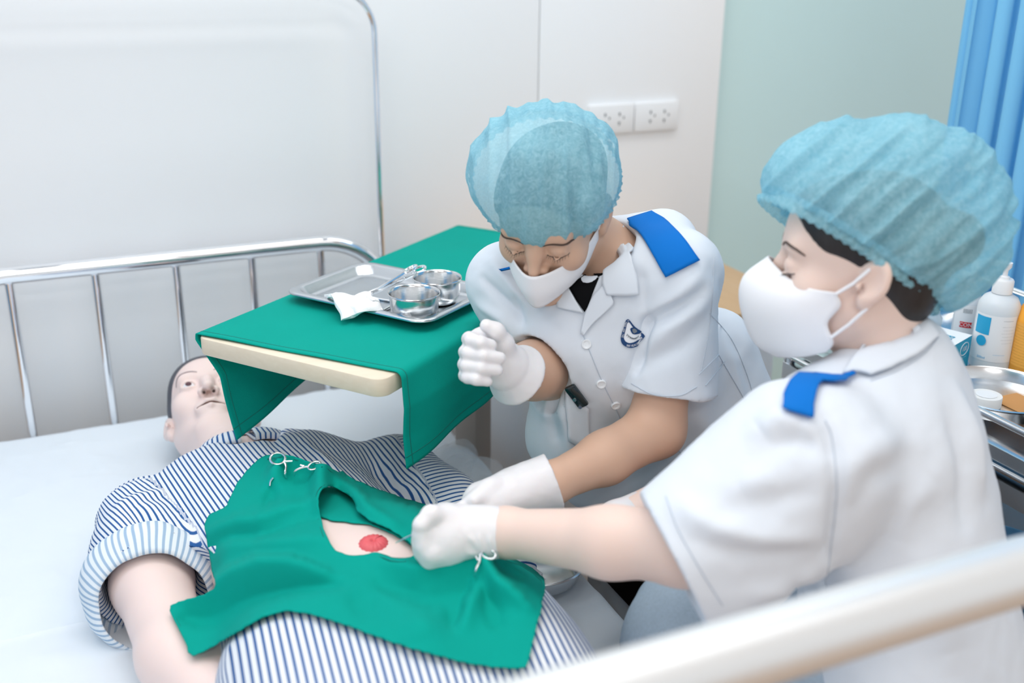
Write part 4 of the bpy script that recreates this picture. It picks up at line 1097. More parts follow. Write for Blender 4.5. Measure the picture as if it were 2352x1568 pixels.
# gloves
def gloveA_right():
    c = at(1130, 820, 1.57); s = SDF(c-.10, c+.11, .0022)
    s.cone(at(1178, 850, 1.60), at(1118, 805, 1.57), .029, .036, .012, fl=cdir(0, 0, 1), fr=.62)
    ys = [782, 812, 840, 866]; 
    for i, y in enumerate(ys):
        r = [.0100, .0102, .0098, .0086][i]; x0 = [1078, 1071, 1068, 1068][i]; tipx = [1128, 1148, 1142, 1120][i]
        finger(s, [at(1112, y-6, 1.575), at(x0, y-4, 1.552), at(x0+6, y, 1.532), at((x0+tipx)/2, y+5, 1.520), at(tipx, y+10, 1.528)], [r*1.1, r*1.06, r*1.05, r*.98, r*.86], .0035)
    finger(s, [at(1165, 826, 1.575), at(1158, 790, 1.560), at(1140, 760, 1.545), at(1118, 748, 1.540)], [.016, .0135, .0115, .0100], .008)
    s.cone(at(1166, 846, 1.598), at(1186, 860, 1.618), .034, .048, .012); s.plane(at(1192, 864, 1.622), at(1192, 864, 1.622)-at(1150, 835, 1.585))
    V, Q = s.mesh(1); N = normals(V, Q); return V+N*(.0006*fbm(V, 90, 2))[:, None], Q
GV, GQ = gloveA_right(); mesh_obj('glove', GV, GQ, M_glove, nA)
def gloveA_left():
    c = at(1170, 1130, 1.56); s = SDF(c-.13, c+.13, .0026)
    s.chain([at(1255, 1112, 1.568), at(1190, 1128, 1.555), at(1120, 1158, 1.535)], [.0325, .036, .038], .012, fl=cdir(.3, 1, .4), fr=.86)
    for i in range(4):
        o = np.array([.0, 0, -.014*(i-1)])
        finger(s, [at(1130, 1150, 1.535)+o, at(1085, 1172, 1.515)+o, at(1050, 1195, 1.505)+o, at(1020, 1215, 1.50)+o], [.0115, .0105, .0098, .0085], .006)
    finger(s, [at(1180, 1110, 1.55), at(1130, 1120, 1.53), at(1090, 1150, 1.50)], [.016, .013, .010], .008)
    s.cone(at(1225, 1118, 1.565), at(1268, 1106, 1.575), .039, .043, .010); s.plane(at(1274, 1108, 1.572), A_WL-at(1200, 1135, 1.565))
    V, Q = s.mesh(1); N = normals(V, Q); return V+N*(.0010*fbm(V, 60, 5))[:, None], Q
GV, GQ = gloveA_left(); mesh_obj('glove', GV, GQ, M_glove, nA)
# trousers and shoes of the standing nurse
def legsA():
    s = SDF(at(1560, 1250, 1.95)-np.array([.28, .30, .60]), at(1560, 1250, 1.95)+np.array([.30, .30, .30]), .006)
    h1 = at(1450, 1090, 1.93); h2 = at(1600, 1110, 1.97); k1 = at(1440, 1340, 2.02); k2 = at(1570, 1370, 2.06)
    s.cone(h1, h2, .09, .09, .05); s.chain([h1, k1, np.array([k1[0]+.02, k1[1]+.03, .07])], [.088, .066, .05], .03); s.chain([h2, k2, np.array([k2[0]+.02, k2[1]+.03, .07])], [.088, .066, .05], .03)
    return s.mesh(1), k1, k2
(LV, LQ), k1, k2 = legsA(); mesh_obj('trousers', LV, LQ, M_black, nA)
for kk in (k1, k2):
    s = SDF(np.array([kk[0]-.20, kk[1]-.12, -.01]), np.array([kk[0]+.14, kk[1]+.18, .12]), .005)
    c = np.array([kk[0]+.02, kk[1]+.03, .035]); s.cone(c+np.array([.03, .01, 0]), c+np.array([-.12, -.06, -.005]), .036, .034, .02); s.cone(c, c+np.array([0, 0, .045]), .04, .04, .02); s.plane((0, 0, .002), (0, 0, -1)); V, Q = s.mesh(1); mesh_obj('shoe', V, Q, M_white, nA)
# ================================================================ seated nurse in the foreground
nB = empty('person', (.97, -1.42, 0), 'person seated beside the bed in white tunic with blue shoulder flap, holding a needle', 'person')
KB = 1.03
HB_M = frame(cdir(-.965, .11, -.20), cdir(.14, .92, .32)); HB_C = at(1972, 622, 1.40)
B_N = at(2040, 850, 1.42); B_SL = at(1850, 1060, 1.30); B_SR = at(1965, 930, 1.60)
B_EL = at(1575, 1250, 1.30); B_WL = at(1160, 1222, 1.44)
B_F = cdir(-.93, .10, -.30)
B_CH = at(2030, 1080, 1.43); B_W = at(2072, 1320, 1.45); B_HP = at(2085, 1580, 1.47)
def bodyB():
    s = SDF(at(1700, 900, 1.40)-np.array([.46, .40, .40]), at(1700, 900, 1.40)+np.array([.52, .40, .40]), .0029)
    add_head(s, HB_C, HB_M, KB, neck=B_N, eye_open=False, ears=(-1, 1), ns=.86)
    s.cone(B_N, B_CH, .055, .09, .04); s.cone(B_SL, B_SR, .05, .05, .05)
    s.chain([B_SL, B_EL], [.052, .050], .02)
    s.chain([B_EL, at(1400, 1245, 1.345), B_WL, at(1090, 1222, 1.452)], [.0465, .0425, .0305, .027], .02)
    # far arm, bent in front of her
    er = at(1560, 1150, 1.62); s.chain([B_SR, er, at(1450, 1190, 1.56)], [.047, .042, .032], .02)
    return s.mesh(1)
BV, BQ = bodyB(); mesh_obj('body', BV, BQ, M_skinB, nB); B_bvh = bvh_of(BV, BQ)
def bunB(s, L): s.ell(L(0, -.108, .050), (.034, .034, .036), HB_M, .02)
hair_mesh(HB_C, HB_M, KB, 'hair', M_hair, nB, lift=.0028, extra=bunB, carve=((0, .086, -.030), (.084, .078, .102)))
capm('bouffant_cap', nB, HB_C, HB_M, KB, [(at(1955, 440, 1.40), np.array([.098, .116, .090])), (at(2090, 455, 1.42), np.array([.100, .112, .098])), (at(2140, 545, 1.42), np.array([.094, .092, .096])), (at(2030, 552, 1.405), np.array([.106, .100, .095])), (at(1920, 540, 1.40), np.array([.090, .090, .085]))],
     at(1950, 570, 1.40), -cdir(.55, .83, .10), cdir(.62, -.75, 0), .0115, 23)
brow(HB_C, HB_M, KB, -1, B_bvh, nB); brow(HB_C, HB_M, KB, 1, B_bvh, nB)
for e in (-1, 1): lashes(HB_C, HB_M, KB, e, B_bvh, nB)
rowsB = [[(-.076, .030, -.012), (-.062, .066, -.012), (-.034, .090, -.006), (0, .112, .008), (.034, .090, -.006), (.062, .066, -.012), (.076, .030, -.012)],
         [(-.074, .022, -.028), (-.066, .074, -.030), (-.038, .112, -.026), (0, .140, -.022), (.038, .112, -.026), (.066, .074, -.030), (.074, .022, -.028)],
         [(-.072, .034, -.052), (-.064, .076, -.056), (-.038, .114, -.058), (0, .140, -.060), (.038, .114, -.058), (.064, .076, -.056), (.072, .034, -.052)],
         [(-.070, .024, -.076), (-.056, .066, -.090), (-.032, .096, -.100), (0, .118, -.106), (.032, .096, -.100), (.056, .066, -.090), (.070, .024, -.076)],
         [(-.060, .030, -.092), (-.045, .056, -.106), (-.025, .078, -.116), (0, .090, -.122), (.025, .078, -.116), (.045, .056, -.106), (.060, .030, -.092)]]
mkB = sheet_rows('face_mask', place(rowsB, HB_M, HB_C, KB), M_mask, nB, 6, 6)
for e in (-1, 1):
    MB().tube(place([[(e*.076, .030, -.014), (e*.080, .012, .002), (e*.084, -.004, .022)]], HB_M, HB_C, KB)[0], .0022, 8).build('ear_loop', M_mask, mkB)
    MB().tube(place([[(e*.071, .028, -.070), (e*.076, .010, -.050), (e*.080, -.008, -.026)]], HB_M, HB_C, KB)[0], .0022, 8).build('ear_loop', M_mask, mkB)
def tunicB():
    c = at(1980, 1230, 1.44); s = SDF(c-np.array([.48, .42, .44]), c+np.array([.42, .44, .40]), .0038)
    lat = np.cross(B_F, UP)
    s.cone(B_CH, B_W, .152, .142, .05, fl=B_F, fr=.80); s.cone(B_W, B_HP, .142, .170, .06, fl=B_F, fr=.86); s.cone(B_HP, B_HP-np.array([0, 0, .10]), .17, .185, .05, fl=B_F, fr=.9)
    s.cone(B_SL, B_SR, .080, .070, .06); s.cone(at(2062, 835, 1.42), at(1990, 990, 1.42), .070, .11, .06)
    s.cone(at(2085, 950, 1.44), at(2125, 1120, 1.45), .066, .074, .05)
    s.cone(B_SL, at(1560, 1276, 1.285), .098, .080, .03); s.cone(at(1800, 1010, 1.31), at(1560, 1205, 1.30), .06, .055, .03)
    s.cone(at(1860, 1180, 1.31), at(1650, 1330, 1.29), .07, .060, .03)
    # sleeve opening
    d = cdir(-.86, -.42, .0); hc = at(1540, 1278, 1.285)
    s.box(hc+d*.09, (.17, .17, .09), frame(cdir(.42, -.86, .05), d), .001, 0., 'sub')
    s.chain([hc-d*.05, hc+d*.04], [.052, .066], .004, mode='sub')
    # neck opening
    s.cone(at(2010, 740, 1.41), at(2030, 830, 1.415), .056, .050, .01, 'sub'); s.cone(at(1880, 800, 1.46), at(1985, 850, 1.44), .05, .045, .02, 'sub')
    return s.mesh(1)
TBV, TBQ = tunicB()
TBV, TB_bvh = crease(TBV, TBQ, [
    ([(1560, 1160), (1640, 1215), (1740, 1240), (1870, 1235)], .012, .016), ([(1620, 1240), (1720, 1265), (1850, 1260)], -.008, .014),
    ([(1690, 1160), (1780, 1150), (1880, 1120)], -.006, .016), ([(1700, 1120), (1790, 1090)], .006, .016),
    ([(1895, 965), (1915, 1030), (1922, 1130), (1905, 1260), (1895, 1340)], -.010, .010), ([(1930, 1100), (1990, 1040), (2060, 1010)], .007, .018), ([(1950, 1180), (2010, 1100), (2080, 1060)], -.006, .018),
    ([(2060, 1240), (2090, 1160), (2140, 1100)], .007, .018), ([(2200, 900), (2240, 1020), (2250, 1110)], .008, .016), ([(2180, 950), (2215, 1060), (2215, 1200)], -.008, .014),
    ([(1750, 990), (1790, 965), (1840, 975)], .014, .018), ([(1770, 1020), (1830, 1010), (1880, 1030)], -.008, .012),
    ([(1820, 1340), (1860, 1375), (1910, 1400)], -.010, .012), ([(1900, 870), (2000, 850), (2110, 780)], -.005, .012), ([(1720, 1370), (1800, 1350), (1880, 1310)], .008, .016),
    ([(2120, 1300), (2160, 1400), (2180, 1500)], .008, .02), ([(1960, 1300), (1960, 1420)], .006, .02)], 9, .0028)
tunB = mesh_obj('tunic', TBV, TBQ, M_white_cloth, nB)
for rows in ([[(1796, 945), (1830, 957), (1862, 966)], [(1802, 915), (1840, 922), (1870, 926)], [(1815, 885), (1852, 888), (1880, 892)], [(1835, 868), (1870, 870), (1896, 880)]], [[(1870, 868), (1878, 875), (1886, 884)], [(1910, 872), (1912, 879), (1915, 886)], [(1935, 872), (1937, 878), (1940, 884)], [(1955, 858), (1962, 862), (1968, 868)]]):
    patch('shoulder_flap', TB_bvh, rows, 14, 10, .007, M_blue, tunB, .0024, .002)['label'] = 'bright blue shoulder flap'
# collar band standing round the neck
patch('collar', TB_bvh, [[(1935, 868), (1990, 800), (2050, 760), (2110, 712)], [(1960, 860), (2010, 815), (2075, 785), (2128, 745)], [(2000, 870), (2050, 850), (2110, 815), (2150, 775)]], 14, 20, .008, M_white_cloth, tunB, .004, .003)
for pts in ([(1895, 965), (1912, 1010), (1922, 1130), (1908, 1260), (1897, 1340)], [(1530, 1140), (1560, 1220), (1610, 1310), (1660, 1390)], [(2000, 875), (2060, 852), (2120, 815), (2155, 775)], [(1900, 1340), (1898, 1420)]):
    line_on('seam', TB_bvh, pts, .0008, M_seam, tunB)
def gloveB():
    c = at(1060, 1225, 1.44); s = SDF(c-.13, c+.13, .0023)
    s.chain([at(1165, 1222, 1.438), at(1110, 1222, 1.440)], [.0335, .0325], .012)
    s.cone(at(1110, 1222, 1.44), at(1028, 1222, 1.432), .033, .040, .014, fl=cdir(.2, .4, 1), fr=.88)
    # index finger pinching, the others rolled into the palm
    finger(s, [at(1030, 1185, 1.425), at(990, 1182, 1.405), at(968, 1205, 1.398), at(964, 1222, 1.400)], [.0150, .0125, .0105, .0088], .006)
    finger(s, [at(1040, 1195, 1.46), at(985, 1200, 1.44), at(966, 1220, 1.418)], [.0150, .0125, .0095], .006)                       # thumb beyond
    for i, (y, x) in enumerate([(1232, 972), (1254, 976), (1272, 990)]):
        finger(s, [at(1035, y-6, 1.422), at(x, y-2, 1.405), at(x-2, y+12, 1.412), at(x+36, y+16, 1.425)], [.0155, .0140, .0130, .0105], .005)
    s.ell(at(1025, 1245, 1.430), (.033, .032, .028), None, .012)
    s.plane(at(1158, 1222, 1.438), at(1158, 1222, 1.438)-at(1100, 1217, 1.441))
    V, Q = s.mesh(2); N = normals(V, Q)
    V = folds(V, N, [([at(1045, 1240, 1.41), at(1080, 1268, 1.41), at(1110, 1272, 1.42)], .0025, .004), ([at(1058, 1195, 1.40), at(1075, 1230, 1.40), at(1105, 1262, 1.41)], .0022, .004), ([at(1090, 1170, 1.41), at(1096, 1222, 1.40), at(1110, 1262, 1.41)], .0020, .003), ([at(1118, 1168, 1.41), at(1122, 1222, 1.40), at(1130, 1265, 1.41)], .0022, .003)])
    return V+N*(.0007*fbm(V, 70, 3))[:, None], Q
GV, GQ = gloveB(); gB = mesh_obj('glove', GV, GQ, M_glove, nB)
# rolled rim of the cuff
ax = B_WL-at(1100, 1217, 1.441); ax /= np.linalg.norm(ax); rx = np.cross(ax, [0, 0, 1.]); rx /= np.linalg.norm(rx); ry = np.cross(rx, ax)
MB().tube([at(1158, 1222, 1.438)+.0325*(cos(a)*rx+sin(a)*ry) for a in np.linspace(0, 2*pi, 40, endpoint=False)], .0016, 8, closed=True).build('cuff_rim', mat('latex_rim', srgb(238, 230, 212), .5), gB)
s = SDF(at(1440, 1190, 1.55)-.10, at(1440, 1190, 1.55)+.10, .003); s.chain([at(1475, 1180, 1.575), at(1420, 1205, 1.55), at(1370, 1225, 1.53)], [.034, .034, .028], .01); V, Q = s.mesh(1); mesh_obj('glove', V, Q, M_glove, nB)
# needle held between index finger and thumb
nd = MB().tube([at(968, 1219, 1.405), at(930, 1236, 1.42), at(909, 1246, 1.432)], [.0014, .0012, .0006], 8).build('steel_probe', M_steel); tag(nd, 'thin steel probe held in the seated nurse gloved fingers', 'probe')
# jeans, seat
def jeansB():
    c = at(1850, 1450, 1.50); s = SDF(np.array([.58, -1.72, .0]), np.array([1.30, -1.05, .80]), .0055)
    k1 = at(1545, 1430, 1.52); k2 = at(1520, 1490, 1.55)
    kL = np.array([.745, -1.33, .55]); kR = np.array([.80, -1.17, .55])
    for kk, hip in ((at(1590, 1420, 1.50), B_HP+np.array([-.02, -.05, -.02])), (at(1560, 1500, 1.48), B_HP+np.array([-.02, .10, -.02]))):
        s.chain([hip, kk], [.105, .075], .03); s.chain([kk, np.array([kk[0]+.105, kk[1], .47]), np.array([kk[0]+.13, kk[1]+.01, .10])], [.072, .062, .05], .03)
    s.ell(B_HP+np.array([.02, 0, -.06]), (.17, .18, .12), None, .04)
    return s.mesh(1)
V, Q = jeansB(); N = normals(V, Q); mesh_obj('jeans', V+N*(.003*fbm(V, 18, 4))[:, None], Q, M_denim, nB)
for yy in (-.06, .08):
    p = at(1575, 1450, 1.50); c = np.array([p[0]+.13, p[1]+yy, .035]); s = SDF(c-np.array([.22, .10, .05]), c+np.array([.10, .10, .10]), .005)
    s.cone(c+np.array([.02, 0, 0]), c+np.array([-.13, 0, -.005]), .036, .034, .02); s.cone(c, c+np.array([0, 0, .05]), .042, .042, .02); s.plane((0, 0, .002), (0, 0, -1)); V, Q = s.mesh(1); mesh_obj('shoe', V, Q, M_white, nB)
st = empty('stool', (B_HP[0]+.03, B_HP[1], 0), 'round steel stool under the seated nurse', 'stool')
sz = B_HP[2]-.18
MB().lathe([(.0001, sz-.04), (.15, sz-.04), (.165, sz-.03), (.165, sz-.008), (.15, sz), (.0001, sz)], (B_HP[0]+.03, B_HP[1], 0), 40).build('seat', M_black, st)
for a in range(4): 
    q = radians(45+90*a); MB().tube([(B_HP[0]+.03+.10*cos(q), B_HP[1]+.10*sin(q), sz-.04), (B_HP[0]+.03+.17*cos(q), B_HP[1]+.17*sin(q), 0.01)], .012, 10).build('leg', M_steel, st)
# ================================================================ lettering helper
def glyph_mesh(txt):
    c = bpy.data.curves.new('t', 'FONT'); c.body = txt; c.size = 1; c.align_x = 'CENTER'; c.align_y = 'CENTER'; c.resolution_u = 2
    o = bpy.data.objects.new('t', c); me = o.to_mesh(); V = np.array([v.co[:] for v in me.vertices]); F = [tuple(p.vertices) for p in me.polygons]
    o.to_mesh_clear(); bpy.data.objects.remove(o); bpy.data.curves.remove(c); return V, F
def text_plane(name, txt, O, ex, ey, size, m, parent, bend=None, sx=1.):
    """flat print: O centre, ex/ey unit directions; bend = (axis point, radius) wraps it round a bottle"""
    V, F = glyph_mesh(txt)
    if not len(V): return None
    ex = np.asarray(ex, float); ey = np.asarray(ey, float); n = np.cross(ex, ey)
    P = []
    for v in V:
        a, b = v[0]*size*sx, v[1]*size
        if bend:
            r = bend; th = a/r; P.append(np.asarray(O)+ex*r*sin(th)+n*(r*cos(th)-r)+ey*b+n*.0004)
        else: P.append(np.asarray(O)+ex*a+ey*b+n*.0004)
    return mesh_obj(name, P, F, m, parent, smooth=False)
M_navy = mat('navy_print', srgb(18, 62, 112), .7); M_print_w = mat('white_print', srgb(236, 240, 246), .7); M_print_g = mat('grey_print', srgb(120, 128, 136), .7)
# emblem on the standing nurse tunic
def on_tunic(p, off):
    h, n = cast(TA_bvh, *p); return (h+n*off) if h is not None else at(p[0], p[1], 1.66)
def ring_band(name, outer, inner, off, m, parent):
    A = spline([np.array(p, float) for p in outer], 5, True); B = spline([np.array(p, float) for p in inner], 5, True)
    V = [on_tunic(p, off) for p in A]+[on_tunic(p, off) for p in B]; n = len(A)
    return mesh_obj(name, V, [(i, (i+1) % n, n+(i+1) % n, n+i) for i in range(n)], m, parent)
def fill_on(name, poly, off, m, parent):
    A = spline([np.array(p, float) for p in poly], 5, True); c = np.mean(A, 0); n = len(A); V = []; rings = 4
    for r in range(rings, 0, -1): V += [on_tunic(c+(p-c)*r/rings, off) for p in A]
    V.append(on_tunic(c, off)); F = []
    for r in range(rings-1): F += [(r*n+i, r*n+(i+1) % n, (r+1)*n+(i+1) % n, (r+1)*n+i) for i in range(n)]
    F += [((rings-1)*n+i, (rings-1)*n+(i+1) % n, rings*n) for i in range(n)]
    return mesh_obj(name, V, F, m, parent)
ez = lambda x, y: (1380+x/13.07, 700+y/13.07)
e_out = [ez(815, 405), ez(735, 470), ez(690, 640), ez(625, 840), ez(595, 1010), ez(640, 1150), ez(760, 1245), ez(890, 1275), ez(1030, 1235), ez(1150, 1120), ez(1280, 985), ez(1300, 900), ez(1150, 760), ez(1000, 620), ez(890, 470)]
e_in = [ez(830, 500), ez(780, 560), ez(755, 680), ez(715, 840), ez(690, 970), ez(730, 1070), ez(810, 1120), ez(890, 1125), ez(990, 1095), ez(1090, 1030), ez(1190, 950), ez(1220, 880), ez(1100, 780), ez(970, 670), ez(880, 540)]
emb = fill_on('emblem', e_out, .0028, M_print_w, tunA); emb['label'] = 'navy and white university emblem on the chest'
ring_band('emblem_ring', e_out, e_in, .0034, M_navy, emb)
fill_on('emblem_book', [ez(880, 700), ez(960, 660), ez(1080, 720), ez(1140, 830), ez(1000, 870), ez(920, 820)], .0034, M_navy, emb)
fill_on('emblem_page', [ez(940, 720), ez(1000, 690), ez(1050, 740), ez(1060, 780), ez(980, 830)], .0040, M_print_g, emb)
b = MB()
for i in range(9):
    t = i/8; p = np.array(ez(790+260*t, 850+130*sin(t*2.2))); q = p+np.array([6*cos(t*3-2), 6*sin(t*3+1)]); b.tube([on_tunic(p, .0036), on_tunic((p+q)/2+np.array([1, 1]), .0036), on_tunic(q, .0036)], [.0004, .0008, .0003], 4)
b.build('emblem_wheat', M_print_g, emb)['kind'] = 'stuff'
def text_path(txt, path, size, m, parent):
    P = np.array(spline([np.array(p, float) for p in path], 12)); L = np.concatenate([[0], np.cumsum(np.linalg.norm(np.diff(P, axis=0), axis=1))]); step = L[-1]/len(txt); allV = []; allF = []
    for i, ch in enumerate(txt):
        if ch == ' ': continue
        s = (i+.5)*step; k = min(np.searchsorted(L, s), len(P)-1); p = P[k-1]+(P[k]-P[k-1])*((s-L[k-1])/(L[k]-L[k-1]+1e-9)); t = P[k]-P[k-1]; t /= np.linalg.norm(t); nn = np.array([t[1], -t[0]])
        V, F = glyph_mesh(ch)
        if not len(V): continue
        b0 = len(allV); allV += [on_tunic(p+t*v[0]*size*.8+nn*v[1]*size, .0040) for v in V]; allF += [tuple(q+b0 for q in f) for f in F]
    o = mesh_obj('emblem_lettering', allV, allF, m, parent, smooth=False); return o
text_path('EAST ASIA UNIVERSITY', [ez(770, 1200), ez(880, 1215), ez(1010, 1180), ez(1120, 1095), ez(1240, 970)], 6.6, M_print_w, emb)
text_path('DAI HOC DONG A', [ez(650, 960), ez(680, 800), ez(715, 640), ez(760, 500), ez(840, 440)], 6.0, M_print_w, emb)

# ================================================================ towel clamps on the drape
def on_drape(p, off):
    h, n = cast(drape_bvh, *p); 
    return (h+n*off) if h is not None else onZ(p[0], p[1], .74)
def towel_clamp(ring_px, arm_px, spur, label, off=.010, r=.0019):
    base, n0 = cast(drape_bvh, *arm_px[-1]); n = np.array([0, 0, 1.])*.75-FWD*.6; n /= np.linalg.norm(n); base = base+np.array([0, 0, off*.6])
    def pl(p, h=0.): q = ray(*p); return CAM+q*(((base-CAM)@n)/(q@n))+n*h
    rc = [np.array(ring_px[0])*0+np.array(ring_px[0])+(np.array(ring_px[1])-ring_px[0])*cos(a_)+(np.array(ring_px[2])-ring_px[0])*sin(a_) for a_ in np.linspace(0, 6, 12)]
    hs = [cast(drape_bvh, *p)[0] for p in list(arm_px)+rc]; hs = [h for h in hs if h is not None]
    base = base+n*max(0, min(.030, max((h-base)@n for h in hs)+r*1.2))
    P = [pl(p) for p in arm_px]; P.append(P[-1]-n*.012+(P[-1]-P[-2])*.4); e = empty('towel_clamp', P[-1], label, 'clamp', 'steel towel clamps gripping the drape')
    c = pl(ring_px[0]); a = pl(ring_px[1])-c; bb = pl(ring_px[2])-c; m = 26
    MB().tube([c+a*cos(2*pi*k/m)+bb*sin(2*pi*k/m) for k in range(m)], r, 8, closed=True).build('finger_ring', M_steel_soft, e)
    MB().tube(spline(P, 5), [r*1.05]*((len(P)-1)*5)+[r*.7], 8).build('shank', M_steel_soft, e)
    if spur: MB().tube([pl(p, .001) for p in spur], [r*1.2, r*.9], 6).build('ratchet', M_steel_soft, e)
    return e
towel_clamp([(638, 1053), (621, 1052), (640, 1040)], [(653, 1060), (657, 1072), (655, 1086)], [(654, 1061), (672, 1060)], 'steel towel clamp at the drape top edge, ring towards the collar')
towel_clamp([(722, 1069), (708, 1072), (724, 1060)], [(710, 1072), (698, 1073), (680, 1080)], [(699, 1072), (690, 1069)], 'steel towel clamp half under a fold, beside the first one')
towel_clamp([(1122, 1272), (1106, 1266), (1118, 1282)], [(1103, 1272), (1101, 1290), (1093, 1308)], [(1093, 1278), (1098, 1288)], 'steel towel clamp under the seated nurse wrist', .012, .0016)
hk = [on_drape(p, .004) for p in ((630, 1098), (624, 1106), (622, 1116))]
hc = MB().tube(spline(hk, 5), .0016, 8).build('suture_hook', M_steel_soft); tag(hc, 'curved steel hook tip poking from the drape fold', 'hook')

# ================================================================ dish with syringe beside the manikin hip
dish = empty('kidney_dish', (.665, -.962, .512), 'oval stainless steel dish on the sheet beside the drape corner', 'dish')
dc = np.array([.674, -.968]); da = np.array([.86, -.30]); da /= np.linalg.norm(da); db = np.array([-da[1], da[0]])
def oval(rx, ry, z, n=48): return [tuple([*(dc+da*rx*cos(2*pi*k/n)+db*ry*sin(2*pi*k/n)), z]) for k in range(n)]
zb = .517
o = loft([oval(.082, .066, zb+.030), oval(.085, .069, zb+.033), oval(.083, .067, zb+.035), oval(.079, .063, zb+.033), oval(.074, .058, zb+.008), oval(.068, .052, zb+.002), oval(.02, .015, zb+.001)], 'dish_body', M_steel_soft, dish); thicken(o, .001, -1)
sy = empty('syringe', onZ(1215, 1312, zb+.028), 'small plastic syringe leaning in the steel dish', 'syringe')
s0 = onZ(1188, 1290, zb+.040); s1 = onZ(1205, 1300, zb+.034); s2 = onZ(1240, 1326, zb+.022); s3 = onZ(1250, 1332, zb+.018)
M_syr = mat('clear_plastic', srgb(228, 234, 240), .2, alpha=.75)
MB().tube([s1, s2], .0085, 16).build('barrel', M_syr, sy); MB().tube([s0, s1], .0062, 12).build('plunger', M_white, sy)
dd = (s2-s1)/np.linalg.norm(s2-s1); MB().tube([s1+dd*.004, s1+dd*.009], .0089, 16).build('rubber_stopper', mat('rubber_black', srgb(40, 52, 60), .6), sy)
MB().tube([s2, s2+dd*.004, s3], [.0075, .0040, .0035], 12).build('nozzle', M_syr, sy)
cb = MB().lathe([(.0001, -.006), (.006, -.004), (.008, 0), (.006, .005), (.0001, .007)], onZ(1257, 1352, zb+.012), 16).build('cotton_ball', mat('cotton', srgb(244, 246, 248), .95, bump=.6, bscale=200)); tag(cb, 'white cotton ball in the steel dish', 'cotton ball')

# ================================================================ clear film over the bed and a crumpled plastic bag
def film_mat(name, alpha):
    m = mat(name, srgb(250, 252, 254), .16, bump=.9, bscale=22, alpha=alpha, spec=.5); return m
M_film = film_mat('clear_film', .16)
def film():
    nx, ny = 200, 170; xs = np.linspace(0, 1, nx); ys = np.linspace(-1.715, -.80, ny); V = []
    X, Y = np.meshgrid(xs, ys, indexing='ij'); P = np.stack([X*7, Y*7, X*0], -1).reshape(-1, 3); n1 = fbm(P, 1.6, 3, 4); n2 = np.abs(fbm(P*np.array([1., .6, 1]), 3.1, 9, 3))
    k = 0; x0, x1 = -.285, .79
    for i in range(nx):
        for j in range(ny):
            x = x0+(x1-x0+.12)*xs[i]; y = ys[j]; z = .5185+.0045*max(0, n1[k]*1.2)+.007*max(0, .25-n2[k])
            if x > .765: 
                h = x-.765; z = .5185-.9*h-.006; x = .787+.12*h+.012*n1[k]*min(1, h/.03)
            elif x > .72: z -= .006*((x-.72)/.045)**2
            V.append((x, y+.01*n1[k]*(x > .78), z)); k += 1
    o = mesh_obj('plastic_film', V, np.array(grid_faces(nx, ny)), M_film); tag(o, 'clear crinkled plastic film protecting the bed under the manikin', 'plastic film')
film()
def bag():
    s = SDF((.55, -.95, .50), (.80, -.50, .68), .004)
    s.cone((.655, -.74, .545), (.71, -.66, .545), .05, .045, .03); s.cone((.71, -.74, .54), (.745, -.82, .53), .04, .03, .03); s.cone((.665, -.60, .55), (.72, -.54, .54), .045, .03, .03); s.plane((0, 0, .5155), (0, 0, -1))
    V, Q = s.mesh(1); N = normals(V, Q); r = np.abs(fbm(V, 13, 4, 3)); V = V+N*(.012*(.3-r)+.004*fbm(V, 40, 7))[:, None]; V[:, 2] = np.maximum(V[:, 2], .5152)
    o = mesh_obj('plastic_bag', V, Q, film_mat('bag_film', .25)); tag(o, 'crumpled translucent plastic bag on the bed beside the manikin left sleeve', 'plastic bag')
bag()

# ================================================================ steel trolley with bottles
CX0, CX1, CY0, CY1 = 1.275, 1.72, -1.60, -.80
cart = empty('steel_trolley', (1.5, -1.2, 0), 'stainless steel instrument trolley with shelves behind the seated nurse', 'trolley')
def shelf(z, h, name):
    L = [rrect(CX0, CX1, CY0, CY1, .012, 4), rrect(CX0, CX1, CY0, CY1, .012, 4), rrect(CX0+.003, CX1-.003, CY0+.003, CY1-.003, .01, 4), rrect(CX0+.022, CX1-.022, CY0+.022, CY1-.022, .01, 4), rrect(CX0+.026, CX1-.026, CY0+.026, CY1-.026, .01, 4)]
    zz = [z-h, z+.003, z+.004, z+.004, z]
    loft([[(x, y, q) for x, y in l] for l, q in zip(L, zz)], name, M_steel_soft, cart)
shelf(.80, .018, 'top_shelf'); shelf(.752, .028, 'drawer_tray'); shelf(.55, .026, 'middle_shelf'); shelf(.24, .026, 'bottom_shelf')
for z in (.846,): MB().tube(spline([(CX0+.04, CY1, z-.03), (CX0, CY1-.02, z), (CX0, (CY0+CY1)/2, z), (CX0, CY0+.02, z), (CX0+.04, CY0, z-.03)], 8), .0062, 12).build('guard_rail', M_steel, cart)
MB().tube([(CX0-.004, CY1, .775), (CX0-.004, CY0, .775)], .005, 10).build('guard_rail', M_steel, cart)
MB().tube([(CX1, CY1, .88), (CX1, CY0, .88)], .0062, 12).build('guard_rail', M_steel, cart)
for x in (CX0+.012, CX1-.012):
    for y in (CY0+.012, CY1-.012): MB().tube([(x, y, .06), (x, y, .88 if x > 1.5 else .80)], .011, 12).build('leg', M_steel, cart); MB().tube([(x-.012, y, .031), (x+.012, y, .031)], .03, 20).build('castor', M_dark, cart)
def basis_at(P):
    v = CAM-np.asarray(P); v[2] = 0; v /= np.linalg.norm(v); return np.array([-v[1], v[0], 0]), np.array([0, 0, 1.]), v      # right, up, toward the viewer
